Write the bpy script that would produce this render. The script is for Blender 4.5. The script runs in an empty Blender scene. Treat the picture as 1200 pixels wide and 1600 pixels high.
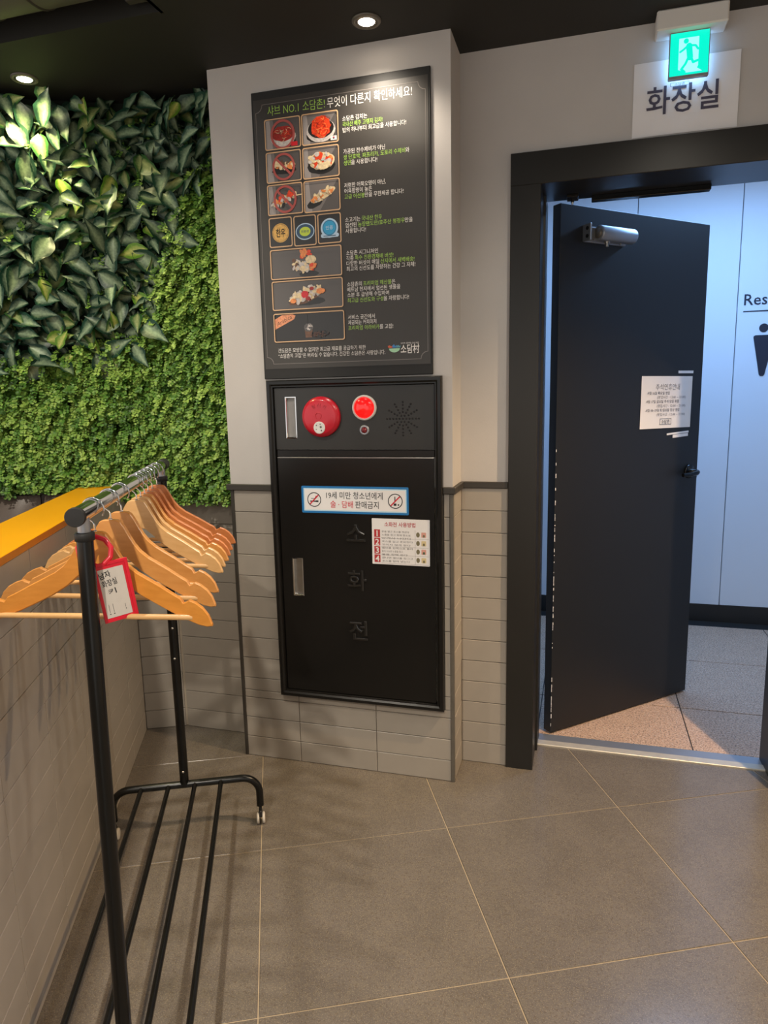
import bpy, math, random
import numpy as np
from mathutils import Matrix, Vector

# ------------------------------------------------------------------ camera, world, exposure
SC = bpy.context.scene
COL = SC.collection
CAMZ = 1.3959
PITCH, ROLL = 0.16552, -0.02148
cp, sp, cr, sr = math.cos(PITCH), math.sin(PITCH), math.cos(ROLL), math.sin(ROLL)
F = Vector((0, cp, -sp)); U0 = Vector((0, sp, cp)); R0 = Vector((1, 0, 0))
R1 = cr * R0 + sr * U0
U1 = -sr * R0 + cr * U0
cd = bpy.data.cameras.new('camera'); cam = bpy.data.objects.new('camera', cd); COL.objects.link(cam)
cam.matrix_world = Matrix(((R1.x, U1.x, -F.x, 0), (R1.y, U1.y, -F.y, 0), (R1.z, U1.z, -F.z, CAMZ), (0, 0, 0, 1)))
cd.sensor_fit = 'VERTICAL'; cd.sensor_height = 24.0; cd.lens = 1072.7 / 1600 * 24.0
cd.clip_start = 0.02; cd.clip_end = 60
SC.camera = cam
wd = bpy.data.worlds.new('world'); SC.world = wd; wd.use_nodes = True
bg = wd.node_tree.nodes['Background']
bg.inputs[0].default_value = (1.0, 0.97, 0.93, 1); bg.inputs[1].default_value = 1.08
SC.view_settings.view_transform = 'Standard'; SC.view_settings.look = 'None'
SC.view_settings.gamma = 1.0; SC.view_settings.use_curve_mapping = False
SC.view_settings.exposure = 0.0
P_DOWN = 24.0      # watts of the room's recessed downlights
P_REST = 33.0      # watts of the added panel standing in for daylight behind the door

# ------------------------------------------------------------------ frames
ang = math.radians(-16.2)
def frame(ox, oy, a):
    return Matrix.Translation((ox, oy, 0)) @ Matrix.Rotation(a, 4, 'Z')
PF = frame(-0.571, 2.553, ang)                 # pillar / door wall: x along the wall, y into it
TF = frame(-0.40832, 1.95455, 0.15873)         # floor tile grid, partition, clothes rack
def p2w(s, v, z=0): return PF @ Vector((s, v, z))
def t2w(a, b, z=0): return TF @ Vector((a, b, z))
def w2p(w): return PF.inverted() @ Vector(w)
CEIL = 2.506
WV = 0.167                                     # depth of the walls behind the pillar face

# ------------------------------------------------------------------ materials
def lin(h):
    h = h.lstrip('#'); o = []
    for i in (0, 2, 4):
        c = int(h[i:i+2], 16) / 255
        o.append(c / 12.92 if c <= 0.04045 else ((c + 0.055) / 1.055) ** 2.4)
    return (*o, 1)
MATS = {}
def mat(name, col, rough=0.5, metal=0.0, spec=0.5, noise=0.0, nscale=20.0, bump=0.0, bscale=80.0, bdist=0.002, bdetail=4, emit=None, estr=0.0, coat=0.0, trans=0.0, speck=None, attr=None, rnd=0.0):
    if name in MATS: return MATS[name]
    m = bpy.data.materials.new(name); m.use_nodes = True
    nt = m.node_tree; N = nt.nodes; L = nt.links
    b = N['Principled BSDF']
    c = lin(col) if isinstance(col, str) else (*col, 1)
    b.inputs['Base Color'].default_value = c
    b.inputs['Roughness'].default_value = rough
    b.inputs['Metallic'].default_value = metal
    b.inputs['Specular IOR Level'].default_value = spec
    if coat: b.inputs['Coat Weight'].default_value = coat; b.inputs['Coat Roughness'].default_value = 0.12
    if trans: b.inputs['Transmission Weight'].default_value = trans
    src = None
    if noise or speck or rnd:
        tc = N.new('ShaderNodeTexCoord')
        rgb = N.new('ShaderNodeRGB'); rgb.outputs[0].default_value = c; src = rgb.outputs[0]
        if noise:
            n = N.new('ShaderNodeTexNoise'); n.inputs['Scale'].default_value = nscale; n.inputs['Detail'].default_value = 5
            L.new(tc.outputs['Object'], n.inputs['Vector'])
            mr = N.new('ShaderNodeMapRange'); mr.inputs[1].default_value = 0.3; mr.inputs[2].default_value = 0.7
            mr.inputs[3].default_value = 1 - noise; mr.inputs[4].default_value = 1 + noise
            L.new(n.outputs['Fac'], mr.inputs[0])
            vm = N.new('ShaderNodeVectorMath'); vm.operation = 'SCALE'
            L.new(src, vm.inputs[0]); L.new(mr.outputs[0], vm.inputs['Scale']); src = vm.outputs[0]
        if speck:
            for (sc, thr, scol, amt) in speck:
                n = N.new('ShaderNodeTexNoise'); n.inputs['Scale'].default_value = sc; n.inputs['Detail'].default_value = 2
                L.new(tc.outputs['Object'], n.inputs['Vector'])
                mr = N.new('ShaderNodeMapRange'); mr.inputs[1].default_value = thr; mr.inputs[2].default_value = thr + 0.06
                mr.inputs[4].default_value = amt
                L.new(n.outputs['Fac'], mr.inputs[0])
                mx = N.new('ShaderNodeMix'); mx.data_type = 'RGBA'
                L.new(mr.outputs[0], mx.inputs[0]); L.new(src, mx.inputs[6]); mx.inputs[7].default_value = lin(scol); src = mx.outputs[2]
        if rnd:
            oi = N.new('ShaderNodeObjectInfo')
            mr = N.new('ShaderNodeMapRange'); mr.inputs[3].default_value = 1 - rnd; mr.inputs[4].default_value = 1 + rnd
            L.new(oi.outputs['Random'], mr.inputs[0])
            vm = N.new('ShaderNodeVectorMath'); vm.operation = 'SCALE'
            L.new(src, vm.inputs[0]); L.new(mr.outputs[0], vm.inputs['Scale']); src = vm.outputs[0]
        L.new(src, b.inputs['Base Color'])
    if bump:
        tc = N.new('ShaderNodeTexCoord'); n = N.new('ShaderNodeTexNoise'); n.inputs['Scale'].default_value = bscale; n.inputs['Detail'].default_value = bdetail
        L.new(tc.outputs['Object'], n.inputs['Vector'])
        bp = N.new('ShaderNodeBump'); bp.inputs['Strength'].default_value = bump; bp.inputs['Distance'].default_value = bdist
        L.new(n.outputs['Fac'], bp.inputs['Height']); L.new(bp.outputs[0], b.inputs['Normal'])
    if emit:
        b.inputs['Emission Color'].default_value = lin(emit) if isinstance(emit, str) else (*emit, 1)
        b.inputs['Emission Strength'].default_value = estr
    MATS[name] = m
    return m

M_plaster = mat('plaster_grey', '#c1bcb8', 0.75, noise=0.03, nscale=6, bump=0.12, bscale=160)
M_tile = mat('wall_tile_grey', '#a0988e', 0.38, noise=0.04, nscale=9, rnd=0.035)
M_grout = mat('tile_grout', '#b8ab99', 0.9)
M_groutd = mat('floor_grout', '#a8977e', 0.9)
M_floor = mat('floor_tile_taupe', '#68615a', 0.23, noise=0.10, nscale=7, bump=0.04, bscale=220, rnd=0.03,
              speck=[(48, 0.50, '#7a7061', 0.22), (150, 0.56, '#5a5044', 0.55), (330, 0.57, '#988b76', 0.45), (460, 0.66, '#b9ac96', 0.45)])
M_granite = mat('granite', '#bf9f87', 0.5, noise=0.06, nscale=12, speck=[(150, 0.53, '#6b5a4e', 0.8), (120, 0.57, '#d6c4b2', 0.6), (210, 0.62, '#4a403a', 0.7)])
M_black = mat('black_paint', '#1c1b1a', 0.42, noise=0.08, nscale=8)
M_ceil = mat('ceiling_black', '#1f1e1a', 0.7, noise=0.08, nscale=4)
M_duct = mat('duct_grey', '#57554c', 0.55, noise=0.06, nscale=5)
M_frame = mat('door_frame_dark', '#211f1c', 0.36, spec=0.4, noise=0.05, nscale=9)
M_door = mat('door_black', '#17181b', 0.5, noise=0.06, nscale=5)
M_trim = mat('trim_dark', '#38342f', 0.5, noise=0.08, nscale=30)
M_trimg = mat('trim_grey_metal', '#6a655d', 0.4, metal=0.3, noise=0.1, nscale=25)
M_cab = mat('cabinet_black', '#141312', 0.27, spec=0.4, noise=0.06, nscale=14, bump=0.05, bscale=60)
M_cabp = mat('cabinet_panel', '#2b2a28', 0.42, noise=0.05, nscale=14)
M_chrome = mat('chrome', '#d8d8d8', 0.09, metal=1.0)
M_steel = mat('brushed_steel', '#b9b6b0', 0.32, metal=1.0, noise=0.08, nscale=40)
M_alu = mat('aluminium_grey', '#a9acb2', 0.42, metal=0.75)
M_white = mat('white_plastic', '#dcd9d4', 0.45)
M_paper = mat('paper_white', '#ebe8e8', 0.8, noise=0.02, nscale=12)
M_red = mat('bell_red', '#c4142c', 0.32, coat=0.3)
M_lampred = mat('lamp_red_glass', '#e01818', 0.15, emit='#ff1010', estr=0.9, coat=0.5)
M_ledred = mat('led_red', '#7c1420', 0.2, coat=0.4)
M_ink = mat('ink_black', '#17161a', 0.7)
M_inkg = mat('ink_grey', '#6a6668', 0.8)
M_inkred = mat('ink_red', '#d02438', 0.7)
M_blue = mat('sticker_blue', '#2477b8', 0.4)
M_bluel = mat('sticker_pale_blue', '#bfe2f4', 0.4)
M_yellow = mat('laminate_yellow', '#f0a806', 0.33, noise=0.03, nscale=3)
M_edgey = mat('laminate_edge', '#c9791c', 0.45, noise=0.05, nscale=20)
M_leather = mat('leather_brown', '#5c4f46', 0.42, noise=0.06, nscale=12, bump=0.15, bscale=260)
M_rack = mat('rack_black', '#0e0e0d', 0.25, spec=0.4, noise=0.05, nscale=20)
M_wheel = mat('caster_pale', '#c9c2b8', 0.5)
M_rubber = mat('rubber_black', '#1b1b1b', 0.6)
M_tagred = mat('tag_red', '#d3102c', 0.38, coat=0.3)
M_tagpaper = mat('tag_paper', '#c9c2ba', 0.4, noise=0.03, nscale=60, coat=0.5)
M_panel = mat('restroom_panel', '#d3d8e0', 0.5, noise=0.01, nscale=3)
M_navy = mat('restroom_ink', '#151a2c', 0.5)

def wood_mat(name, col, col2):
    m = bpy.data.materials.new(name); m.use_nodes = True; N = m.node_tree.nodes; L = m.node_tree.links; b = N['Principled BSDF']
    tc = N.new('ShaderNodeTexCoord'); mp = N.new('ShaderNodeMapping'); mp.inputs['Scale'].default_value = (5, 30, 30)
    n = N.new('ShaderNodeTexNoise'); n.inputs['Scale'].default_value = 4; n.inputs['Detail'].default_value = 6
    L.new(tc.outputs['Object'], mp.inputs[0]); L.new(mp.outputs[0], n.inputs['Vector'])
    mx = N.new('ShaderNodeMix'); mx.data_type = 'RGBA'; mx.inputs[6].default_value = lin(col); mx.inputs[7].default_value = lin(col2)
    L.new(n.outputs['Fac'], mx.inputs[0])
    oi = N.new('ShaderNodeObjectInfo'); mr = N.new('ShaderNodeMapRange'); mr.inputs[3].default_value = 0.93; mr.inputs[4].default_value = 1.07
    L.new(oi.outputs['Random'], mr.inputs[0]); vm = N.new('ShaderNodeVectorMath'); vm.operation = 'SCALE'
    L.new(mx.outputs[2], vm.inputs[0]); L.new(mr.outputs[0], vm.inputs['Scale']); L.new(vm.outputs[0], b.inputs['Base Color'])
    b.inputs['Roughness'].default_value = 0.36; b.inputs['Coat Weight'].default_value = 0.25; b.inputs['Coat Roughness'].default_value = 0.2
    return m
M_wood = wood_mat('hanger_wood', '#dfa05a', '#c8843e')
M_woodo = wood_mat('hanger_wood_orange', '#d9923f', '#bd7526')
M_woodr = wood_mat('hanger_wood_red', '#d98a52', '#bb6c38')
M_dowel = wood_mat('dowel_wood', '#e2b57c', '#cc9a5e')

def leaf_mat(name, edge, mid, rough=0.38, trans=0.0):
    m = bpy.data.materials.new(name); m.use_nodes = True; N = m.node_tree.nodes; L = m.node_tree.links; b = N['Principled BSDF']
    at = N.new('ShaderNodeAttribute'); at.attribute_name = 'mid'
    n = N.new('ShaderNodeTexNoise'); n.inputs['Scale'].default_value = 130; tc = N.new('ShaderNodeTexCoord'); L.new(tc.outputs['Object'], n.inputs['Vector'])
    ad = N.new('ShaderNodeMath'); ad.operation = 'MULTIPLY_ADD'; L.new(n.outputs['Fac'], ad.inputs[0]); ad.inputs[1].default_value = 0.7; ad.inputs[2].default_value = -0.35
    a2 = N.new('ShaderNodeMath'); a2.operation = 'ADD'; a2.use_clamp = True; L.new(at.outputs['Fac'], a2.inputs[0]); L.new(ad.outputs[0], a2.inputs[1])
    mx = N.new('ShaderNodeMix'); mx.data_type = 'RGBA'; mx.inputs[6].default_value = lin(edge); mx.inputs[7].default_value = lin(mid)
    L.new(a2.outputs[0], mx.inputs[0])
    oi = N.new('ShaderNodeObjectInfo'); mr = N.new('ShaderNodeMapRange'); mr.inputs[3].default_value = 0.7; mr.inputs[4].default_value = 1.3
    L.new(oi.outputs['Random'], mr.inputs[0]); vm = N.new('ShaderNodeVectorMath'); vm.operation = 'SCALE'
    L.new(mx.outputs[2], vm.inputs[0]); L.new(mr.outputs[0], vm.inputs['Scale']); L.new(vm.outputs[0], b.inputs['Base Color'])
    b.inputs['Roughness'].default_value = rough; b.inputs['Specular IOR Level'].default_value = 0.3
    return m
M_leafd = leaf_mat('leaf_variegated_dark', '#1c3d2d', '#a8bd98')
M_leafm = leaf_mat('leaf_variegated_mid', '#356030', '#c3cc88')
M_leafy = leaf_mat('leaf_variegated_pale', '#5f8a2c', '#d2d078')

def small_leaf_mat():
    m = bpy.data.materials.new('boxwood_leaf'); m.use_nodes = True; N = m.node_tree.nodes; L = m.node_tree.links; b = N['Principled BSDF']
    at = N.new('ShaderNodeAttribute'); at.attribute_name = 'tone'
    cr_ = N.new('ShaderNodeValToRGB'); e = cr_.color_ramp.elements
    e[0].position = 0; e[0].color = lin('#1a3315'); e[1].position = 1; e[1].color = lin('#9cba55')
    k = e.new(0.5); k.color = lin('#56842f')
    L.new(at.outputs['Fac'], cr_.inputs[0]); L.new(cr_.outputs[0], b.inputs['Base Color'])
    b.inputs['Roughness'].default_value = 0.5
    return m
M_box = small_leaf_mat()

# ------------------------------------------------------------------ mesh builder
class MB:
    def __init__(s, off=(0, 0, 0)):
        s.v = []; s.f = []; s.mi = []; s.off = Vector(off); s.cm = 0; s.sm = []
        s.smooth = False
    def add(s, vs, fs, mi=None):
        n = len(s.v); s.v += [tuple(Vector(p) - s.off) for p in vs]
        for f in fs:
            s.f.append([i + n for i in f]); s.mi.append(s.cm if mi is None else mi); s.sm.append(s.smooth)
        return s
    def box(s, x0, x1, y0, y1, z0, z1):
        vs = [(x, y, z) for z in (z0, z1) for y in (y0, y1) for x in (x0, x1)]
        return s.add(vs, [(0, 2, 3, 1), (4, 5, 7, 6), (0, 1, 5, 4), (2, 6, 7, 3), (0, 4, 6, 2), (1, 3, 7, 5)])
    def bevbox(s, x0, x1, y0, y1, z0, z1, b):
        # chamfered box
        cx, cy, cz = (x0+x1)/2, (y0+y1)/2, (z0+z1)/2
        hx, hy, hz = (x1-x0)/2, (y1-y0)/2, (z1-z0)/2
        vs = []; idx = {}
        for sx in (-1, 1):
            for sy in (-1, 1):
                for sz in (-1, 1):
                    for ax in range(3):
                        d = [hx-b, hy-b, hz-b]; d[ax] = (hx, hy, hz)[ax]
                        idx[(sx, sy, sz, ax)] = len(vs); vs.append((cx+sx*d[0], cy+sy*d[1], cz+sz*d[2]))
        fs = []
        def I(sx, sy, sz, a): return idx[(sx, sy, sz, a)]
        for q in (-1, 1):
            o = [(-1, -1), (1, -1), (1, 1), (-1, 1)]
            fs.append([I(q, a, c, 0) for a, c in (o if q > 0 else o[::-1])])
            fs.append([I(a, q, c, 1) for a, c in (o[::-1] if q > 0 else o)])
            fs.append([I(a, c, q, 2) for a, c in (o if q > 0 else o[::-1])])
        for a in (-1, 1):
            for c in (-1, 1):
                fs.append([I(a, c, -1, 0), I(a, c, 1, 0), I(a, c, 1, 1), I(a, c, -1, 1)])
                fs.append([I(a, -1, c, 0), I(a, 1, c, 0), I(a, 1, c, 2), I(a, -1, c, 2)])
                fs.append([I(-1, a, c, 1), I(1, a, c, 1), I(1, a, c, 2), I(-1, a, c, 2)])
                for d in (-1, 1): fs.append([I(a, c, d, 0), I(a, c, d, 1), I(a, c, d, 2)])
        return s.add(vs, fs)
    def tube(s, pts, r, n=10, caps=True, closed=False):
        pts = [Vector(p) for p in pts]; rs = r if isinstance(r, (list, tuple)) else [r] * len(pts)
        vs = []; fs = []; up = None; m = len(pts)
        for i, p in enumerate(pts):
            if closed: t = pts[(i+1) % m] - pts[i-1]
            else: t = pts[min(i+1, m-1)] - pts[max(i-1, 0)]
            t.normalize()
            if up is None:
                up = Vector((0, 0, 1)) if abs(t.z) < 0.9 else Vector((1, 0, 0))
            a = t.cross(up)
            if a.length < 1e-6: a = t.orthogonal()
            a.normalize(); up = a.cross(t).normalized()
            for k in range(n):
                q = 2 * math.pi * k / n
                vs.append(p + rs[i] * (math.cos(q) * a + math.sin(q) * up))
        for i in range(m if closed else m - 1):
            j = (i + 1) % m
            for k in range(n):
                k2 = (k + 1) % n
                fs.append((i*n+k, i*n+k2, j*n+k2, j*n+k))
        o = s.smooth; s.smooth = True; s.add(vs, fs); s.smooth = o
        if caps and not closed:
            s.add(vs[:n], [list(range(n))]); s.add(vs[-n:], [list(range(n))[::-1]])
        return s
    def cyl(s, p0, p1, r0, r1=None, n=24, caps=True):
        return s.tube([p0, p1], [r0, r0 if r1 is None else r1], n, caps)
    def lathe(s, c, axis, prof, n=32, cap0=False, cap1=False, smooth=True):
        """prof: list of (radius, height along axis)"""
        ax = Vector(axis).normalized(); a = ax.orthogonal().normalized(); b = ax.cross(a); c = Vector(c)
        vs = []; fs = []
        for r, h in prof:
            for k in range(n):
                q = 2 * math.pi * k / n
                vs.append(c + ax * h + r * (math.cos(q) * a + math.sin(q) * b))
        for i in range(len(prof) - 1):
            for k in range(n):
                k2 = (k+1) % n; fs.append((i*n+k, i*n+k2, (i+1)*n+k2, (i+1)*n+k))
        o = s.smooth; s.smooth = smooth; s.add(vs, fs); s.smooth = o
        if cap0: s.add(vs[:n], [list(range(n))[::-1]])
        if cap1: s.add(vs[-n:], [list(range(n))])
        return s
    def prism(s, poly, y0, y1):
        """outline of (x, z), counter-clockwise seen from -y, extruded from y0 (front) to y1"""
        n = len(poly); vs = [(x, y0, z) for x, z in poly] + [(x, y1, z) for x, z in poly]
        return s.add(vs, [list(range(n)), list(range(n, 2*n))[::-1]] + [(i, i+n, (i+1) % n+n, (i+1) % n) for i in range(n)])
    def prismz(s, poly, z0, z1):
        """outline of (x, y) ccw from above"""
        n = len(poly); vs = [(x, y, z1) for x, y in poly] + [(x, y, z0) for x, y in poly]
        return s.add(vs, [list(range(n)), list(range(n, 2*n))[::-1]] + [(i, i+n, (i+1) % n+n, (i+1) % n) for i in range(n)])
    def flat(s, poly, y):
        return s.add([(x, y, z) for x, z in poly], [list(range(len(poly)))])
    def ring(s, outer, inner, y):
        n = len(outer); vs = [(x, y, z) for x, z in outer] + [(x, y, z) for x, z in inner]
        return s.add(vs, [(i, (i+1) % n, (i+1) % n+n, i+n) for i in range(n)])
    def frame(s, x0, x1, z0, z1, prof):
        """mitred rectangular frame facing -y; prof: list of (inset, y)"""
        vs = []
        for d, y in prof: vs += [(x0+d, y, z0+d), (x1-d, y, z0+d), (x1-d, y, z1-d), (x0+d, y, z1-d)]
        fs = []
        for i in range(len(prof)-1):
            for k in range(4):
                k2 = (k+1) % 4; fs.append((i*4+k, i*4+k2, (i+1)*4+k2, (i+1)*4+k))
        return s.add(vs, fs)
    def build(s, name, m, parent=None, mw=None, attr=None):
        me = bpy.data.meshes.new(name); me.from_pydata(s.v, [], s.f)
        ms = m if isinstance(m, (list, tuple)) else [m]
        for q in ms: me.materials.append(q)
        me.polygons.foreach_set('material_index', s.mi)
        me.polygons.foreach_set('use_smooth', s.sm)
        me.validate(); me.update()
        return link(name, me, parent, mw)
def link(name, me, parent=None, mw=None):
    o = bpy.data.objects.new(name, me); COL.objects.link(o)
    if parent: o.parent = parent
    if mw is not None:
        if parent: o.matrix_local = mw
        else: o.matrix_world = mw
    return o
def tag(o, label=None, cat=None, group=None, kind=None):
    if label: o['label'] = label
    if cat: o['category'] = cat
    if group: o['group'] = group
    if kind: o['kind'] = kind
    return o
def thing(name, label, cat, mw, group=None, kind=None):
    o = bpy.data.objects.new(name, None); COL.objects.link(o); o.empty_display_size = 0.05
    o.matrix_world = mw
    return tag(o, label, cat, group, kind)
def copy_tree(o, parent=None):
    c = o.copy(); COL.objects.link(c)
    if parent: c.parent = parent
    for ch in list(o.children): copy_tree(ch, c)
    return c
def circ(cx, cz, rx, rz=None, n=28, a0=0.0, rot=0.0):
    rz = rx if rz is None else rz; o = []
    for k in range(n):
        t = a0 + 2*math.pi*k/n; x, z = rx*math.cos(t), rz*math.sin(t)
        o.append((cx + x*math.cos(rot) - z*math.sin(rot), cz + x*math.sin(rot) + z*math.cos(rot)))
    return o
def rrect(x0, x1, z0, z1, r, n=4):
    o = []
    for cx, cz, a in ((x1-r, z0+r, -90), (x1-r, z1-r, 0), (x0+r, z1-r, 90), (x0+r, z0+r, 180)):
        for k in range(n+1):
            t = math.radians(a + 90*k/n); o.append((cx + r*math.cos(t), cz + r*math.sin(t)))
    return o
def rect(x0, x1, z0, z1): return [(x0, z0), (x1, z0), (x1, z1), (x0, z1)]

# ------------------------------------------------------------------ lettering
_cu = bpy.data.curves.new('lettering_source', 'FONT'); _to = bpy.data.objects.new('lettering_source', _cu); COL.objects.link(_to)
_cache = {}
def glyphs(text, bold=0.0, extrude=0.0, bevel=0.0):
    k = (text, bold, extrude, bevel)
    if k in _cache: return _cache[k]
    _cu.body = text; _cu.size = 1.0; _cu.offset = bold; _cu.extrude = extrude; _cu.bevel_depth = bevel; _cu.resolution_u = 2; _cu.bevel_resolution = 1
    dg = bpy.context.evaluated_depsgraph_get(); dg.update()
    me = bpy.data.meshes.new_from_object(_to.evaluated_get(dg))
    v = [tuple(q.co) for q in me.vertices]; f = [list(p.vertices) for p in me.polygons]
    bpy.data.meshes.remove(me)
    if v:
        xs = [q[0] for q in v]; r = (v, f, min(xs), max(xs), min(q[1] for q in v), max(q[1] for q in v))
    else: r = ([], [], 0, 0.3, 0, 0.7)
    _cache[k] = r
    return r
def put_text(mb, segs, x, z, h, y, width=None, align='L', bold=0.0, extrude=0.0, bevel=0.0, rot=0.0, shear=0.0):
    """segs: [(text, material index)]; h: height of a Hangul block; x: left (or centre); z: baseline"""
    if isinstance(segs, str): segs = [(segs, 0)]
    sc = h / 0.80; cur = 0.0; items = []
    for t, mi in segs:
        lead = (len(t) - len(t.lstrip(' '))) * 0.28; core = t.strip(' ')
        g = glyphs(core, bold, extrude, bevel)
        cur += lead; items.append((g, cur - g[2], mi)); cur += (g[3] - g[2]) + 0.06 + (len(t) - len(t.rstrip(' '))) * 0.28
    cur -= 0.06
    kx = (width / (cur * sc)) if width else 1.0
    tot = cur * sc * kx
    x0 = x if align == 'L' else x - tot / 2
    for g, cx, mi in items:
        vs = []
        for q in g[0]:
            lx, lz = (cx + q[0]) * sc * kx, q[1] * sc
            lx += shear * lz
            if align != 'L': lx -= tot / 2
            rx, rz = lx*math.cos(rot) - lz*math.sin(rot), lx*math.sin(rot) + lz*math.cos(rot)
            vs.append(((x if align != 'L' else x0) + rx, y - q[2] * sc, z + rz))
        mb.add(vs, g[1], mi)
    return tot

# ------------------------------------------------------------------ structure
TILE_H, TILE_W, GAP = 0.082, 0.31, 0.0022
TRIM0, TRIM1 = 1.066, 1.089
tile_cache = {}
def wall_tile(w, h, d=0.008):
    k = (round(w, 4), round(h, 4))
    if k not in tile_cache:
        mb = MB(); b = 0.0012
        vs = [(0, 0, 0), (w, 0, 0), (w, 0, h), (0, 0, h)]
        vs += [(x, -d+b, z) for x, z in rect(0, w, 0, h)] + [(x, -d, z) for x, z in rect(b, w-b, b, h-b)]
        fs = [(8, 9, 10, 11)]
        for q in range(4):
            r = (q+1) % 4; fs += [(q, r, r+4, q+4), (q+4, r+4, r+8, q+8)]
        mb.add(vs, fs)
        me = bpy.data.meshes.new('wall_tile'); me.from_pydata(mb.v, [], mb.f); me.materials.append(M_tile); me.update()
        tile_cache[k] = me
    return tile_cache[k]
def tile_wall(parent, base, xs, z0, z1, hole=None, rnd=None):
    """xs: column joints in the local x of `base` (plane y=0, front -y)"""
    rows = []; z = z0
    while z < z1 - 0.01:
        rows.append((z, min(z + TILE_H, z1))); z += TILE_H
    for (a, b) in rows:
        for x0, x1 in zip(xs[:-1], xs[1:]):
            pieces = [(x0, x1, a, b)]
            if hole:
                h0, h1, hz0, hz1 = hole; out = []
                for (p0, p1, q0, q1) in pieces:
                    if p1 <= h0 or p0 >= h1 or q1 <= hz0 or q0 >= hz1: out.append((p0, p1, q0, q1)); continue
                    if q0 < hz0 - 0.006: out.append((p0, p1, q0, hz0)); q0 = hz0
                    if q1 > hz1 + 0.006: out.append((p0, p1, hz1, q1)); q1 = hz1
                    if p0 < h0 - 0.006: out.append((p0, h0, q0, q1))
                    if p1 > h1 + 0.006: out.append((h1, p1, q0, q1))
                pieces = out
            for (p0, p1, q0, q1) in pieces:
                w, h = p1-p0-GAP, q1-q0-GAP
                if w < 0.006 or h < 0.006: continue
                dy = random.uniform(-0.0006, 0.0006)
                link('wall_tile', wall_tile(w, h), parent, base @ Matrix.Translation((p0+GAP/2, dy, q0+GAP/2)))
random.seed(3)

# --- floor of large square tiles, clipped at the doorway
def clip(poly, n, d):
    out = []
    for i in range(len(poly)):
        a, b = poly[i], poly[(i+1) % len(poly)]; fa = a[0]*n[0]+a[1]*n[1]-d; fb = b[0]*n[0]+b[1]*n[1]-d
        if fa <= 0: out.append(a)
        if (fa < 0 < fb) or (fb < 0 < fa):
            t = fa/(fa-fb); out.append((a[0]+t*(b[0]-a[0]), a[1]+t*(b[1]-a[1])))
    return out
PT = PF.inverted() @ TF
mb = MB(); mb.prismz([(-3.2, -4.6), (3.9, -4.6), (3.9, 0.345), (-3.2, 0.345)], -0.06, -0.0022)
floor = mb.build('floor', M_groutd, mw=PF.copy())
tag(floor, 'taupe floor of large square stone-look tiles with pale grout lines', 'floor', kind='structure')
def ptile(poly, h, b, name, m, parent, mw):
    n = len(poly); cx = sum(q[0] for q in poly)/n; cy = sum(q[1] for q in poly)/n
    def ins(q, d):
        dx, dy = cx-q[0], cy-q[1]; l = math.hypot(dx, dy); return (q[0]+dx/l*d, q[1]+dy/l*d)
    t = MB(); A = [ins(q, b*1.4) for q in poly]
    vs = [(x, y, h) for x, y in A] + [(x, y, h-b) for x, y in poly] + [(x, y, -0.02) for x, y in poly]
    fs = [list(range(n))]
    for i in range(n):
        j = (i+1) % n; fs += [(i, i+n, j+n, j), (i+n, i+2*n, j+2*n, j+n)]
    t.add(vs, fs)
    return t.build(name, m, parent, mw)
for i in range(-4, 6):
    for j in range(-6, 3):
        g = 0.0016
        q = [(i*0.6+g, j*0.6+g), ((i+1)*0.6-g, j*0.6+g), ((i+1)*0.6-g, (j+1)*0.6-g), (i*0.6+g, (j+1)*0.6-g)]
        pp = [tuple((PT @ Vector((x, y, 0)))[:2]) for x, y in q]
        pp = clip(pp, (0, 1), 0.343); 
        if len(pp) < 3: continue
        pp = clip(pp, (0, -1), 4.55); pp = clip(pp, (1, 0), 3.85) if len(pp) > 2 else pp; pp = clip(pp, (-1, 0), 3.15) if len(pp) > 2 else pp
        if len(pp) < 3: continue
        ptile(pp, 0.0, 0.0012, 'floor_tile', M_floor, floor, Matrix())

# --- granite floor behind the door
mb = MB(); mb.box(-0.9, 3.9, 0.447, 2.15, -0.06, -0.003)
rfl = mb.build('floor', M_rubber, mw=PF.copy()); tag(rfl, 'speckled granite floor seen through the open doorway', 'floor', kind='structure')
for i in range(-5, 6):
    for j in range(-1, 3):
        s0, s1 = 1.71+0.6*(i-1)+0.002, 1.71+0.6*i-0.002; v0, v1 = 0.835+0.6*(j-1), 0.835+0.6*j
        s0, s1 = max(s0, -0.9), min(s1, 3.9); v0, v1 = max(v0, 0.447)+0.0035, min(v1, 2.149)-0.0035
        if s1-s0 < 0.05 or v1-v0 < 0.02: continue
        ptile([(s0, v0), (s1, v0), (s1, v1), (s0, v1)], 0.0, 0.0012, 'granite_tile', M_granite, rfl, Matrix())

# --- pillar
mb = MB()
mb.box(0, 0.84, 0.0, 0.32, TRIM1-0.002, CEIL); mb.box(0.006, 0.834, 0.008, 0.32, 0, TRIM1-0.002)
pillar = mb.build('wall_pillar', [M_plaster, M_grout], mw=PF.copy())
for p_ in pillar.data.polygons:
    if max(pillar.data.vertices[i].co.z for i in p_.vertices) < TRIM1+0.01: p_.material_index = 1
tag(pillar, 'grey plastered pillar with grey tiled base holding the poster and hydrant cabinet', 'pillar', kind='structure')
tile_wall(pillar, Matrix.Translation((0, 0.008, 0)), [0.010, 0.237, 0.547, 0.830], 0.0, TRIM0, hole=(0.172, 0.808, 0.277, 1.2))
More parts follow.
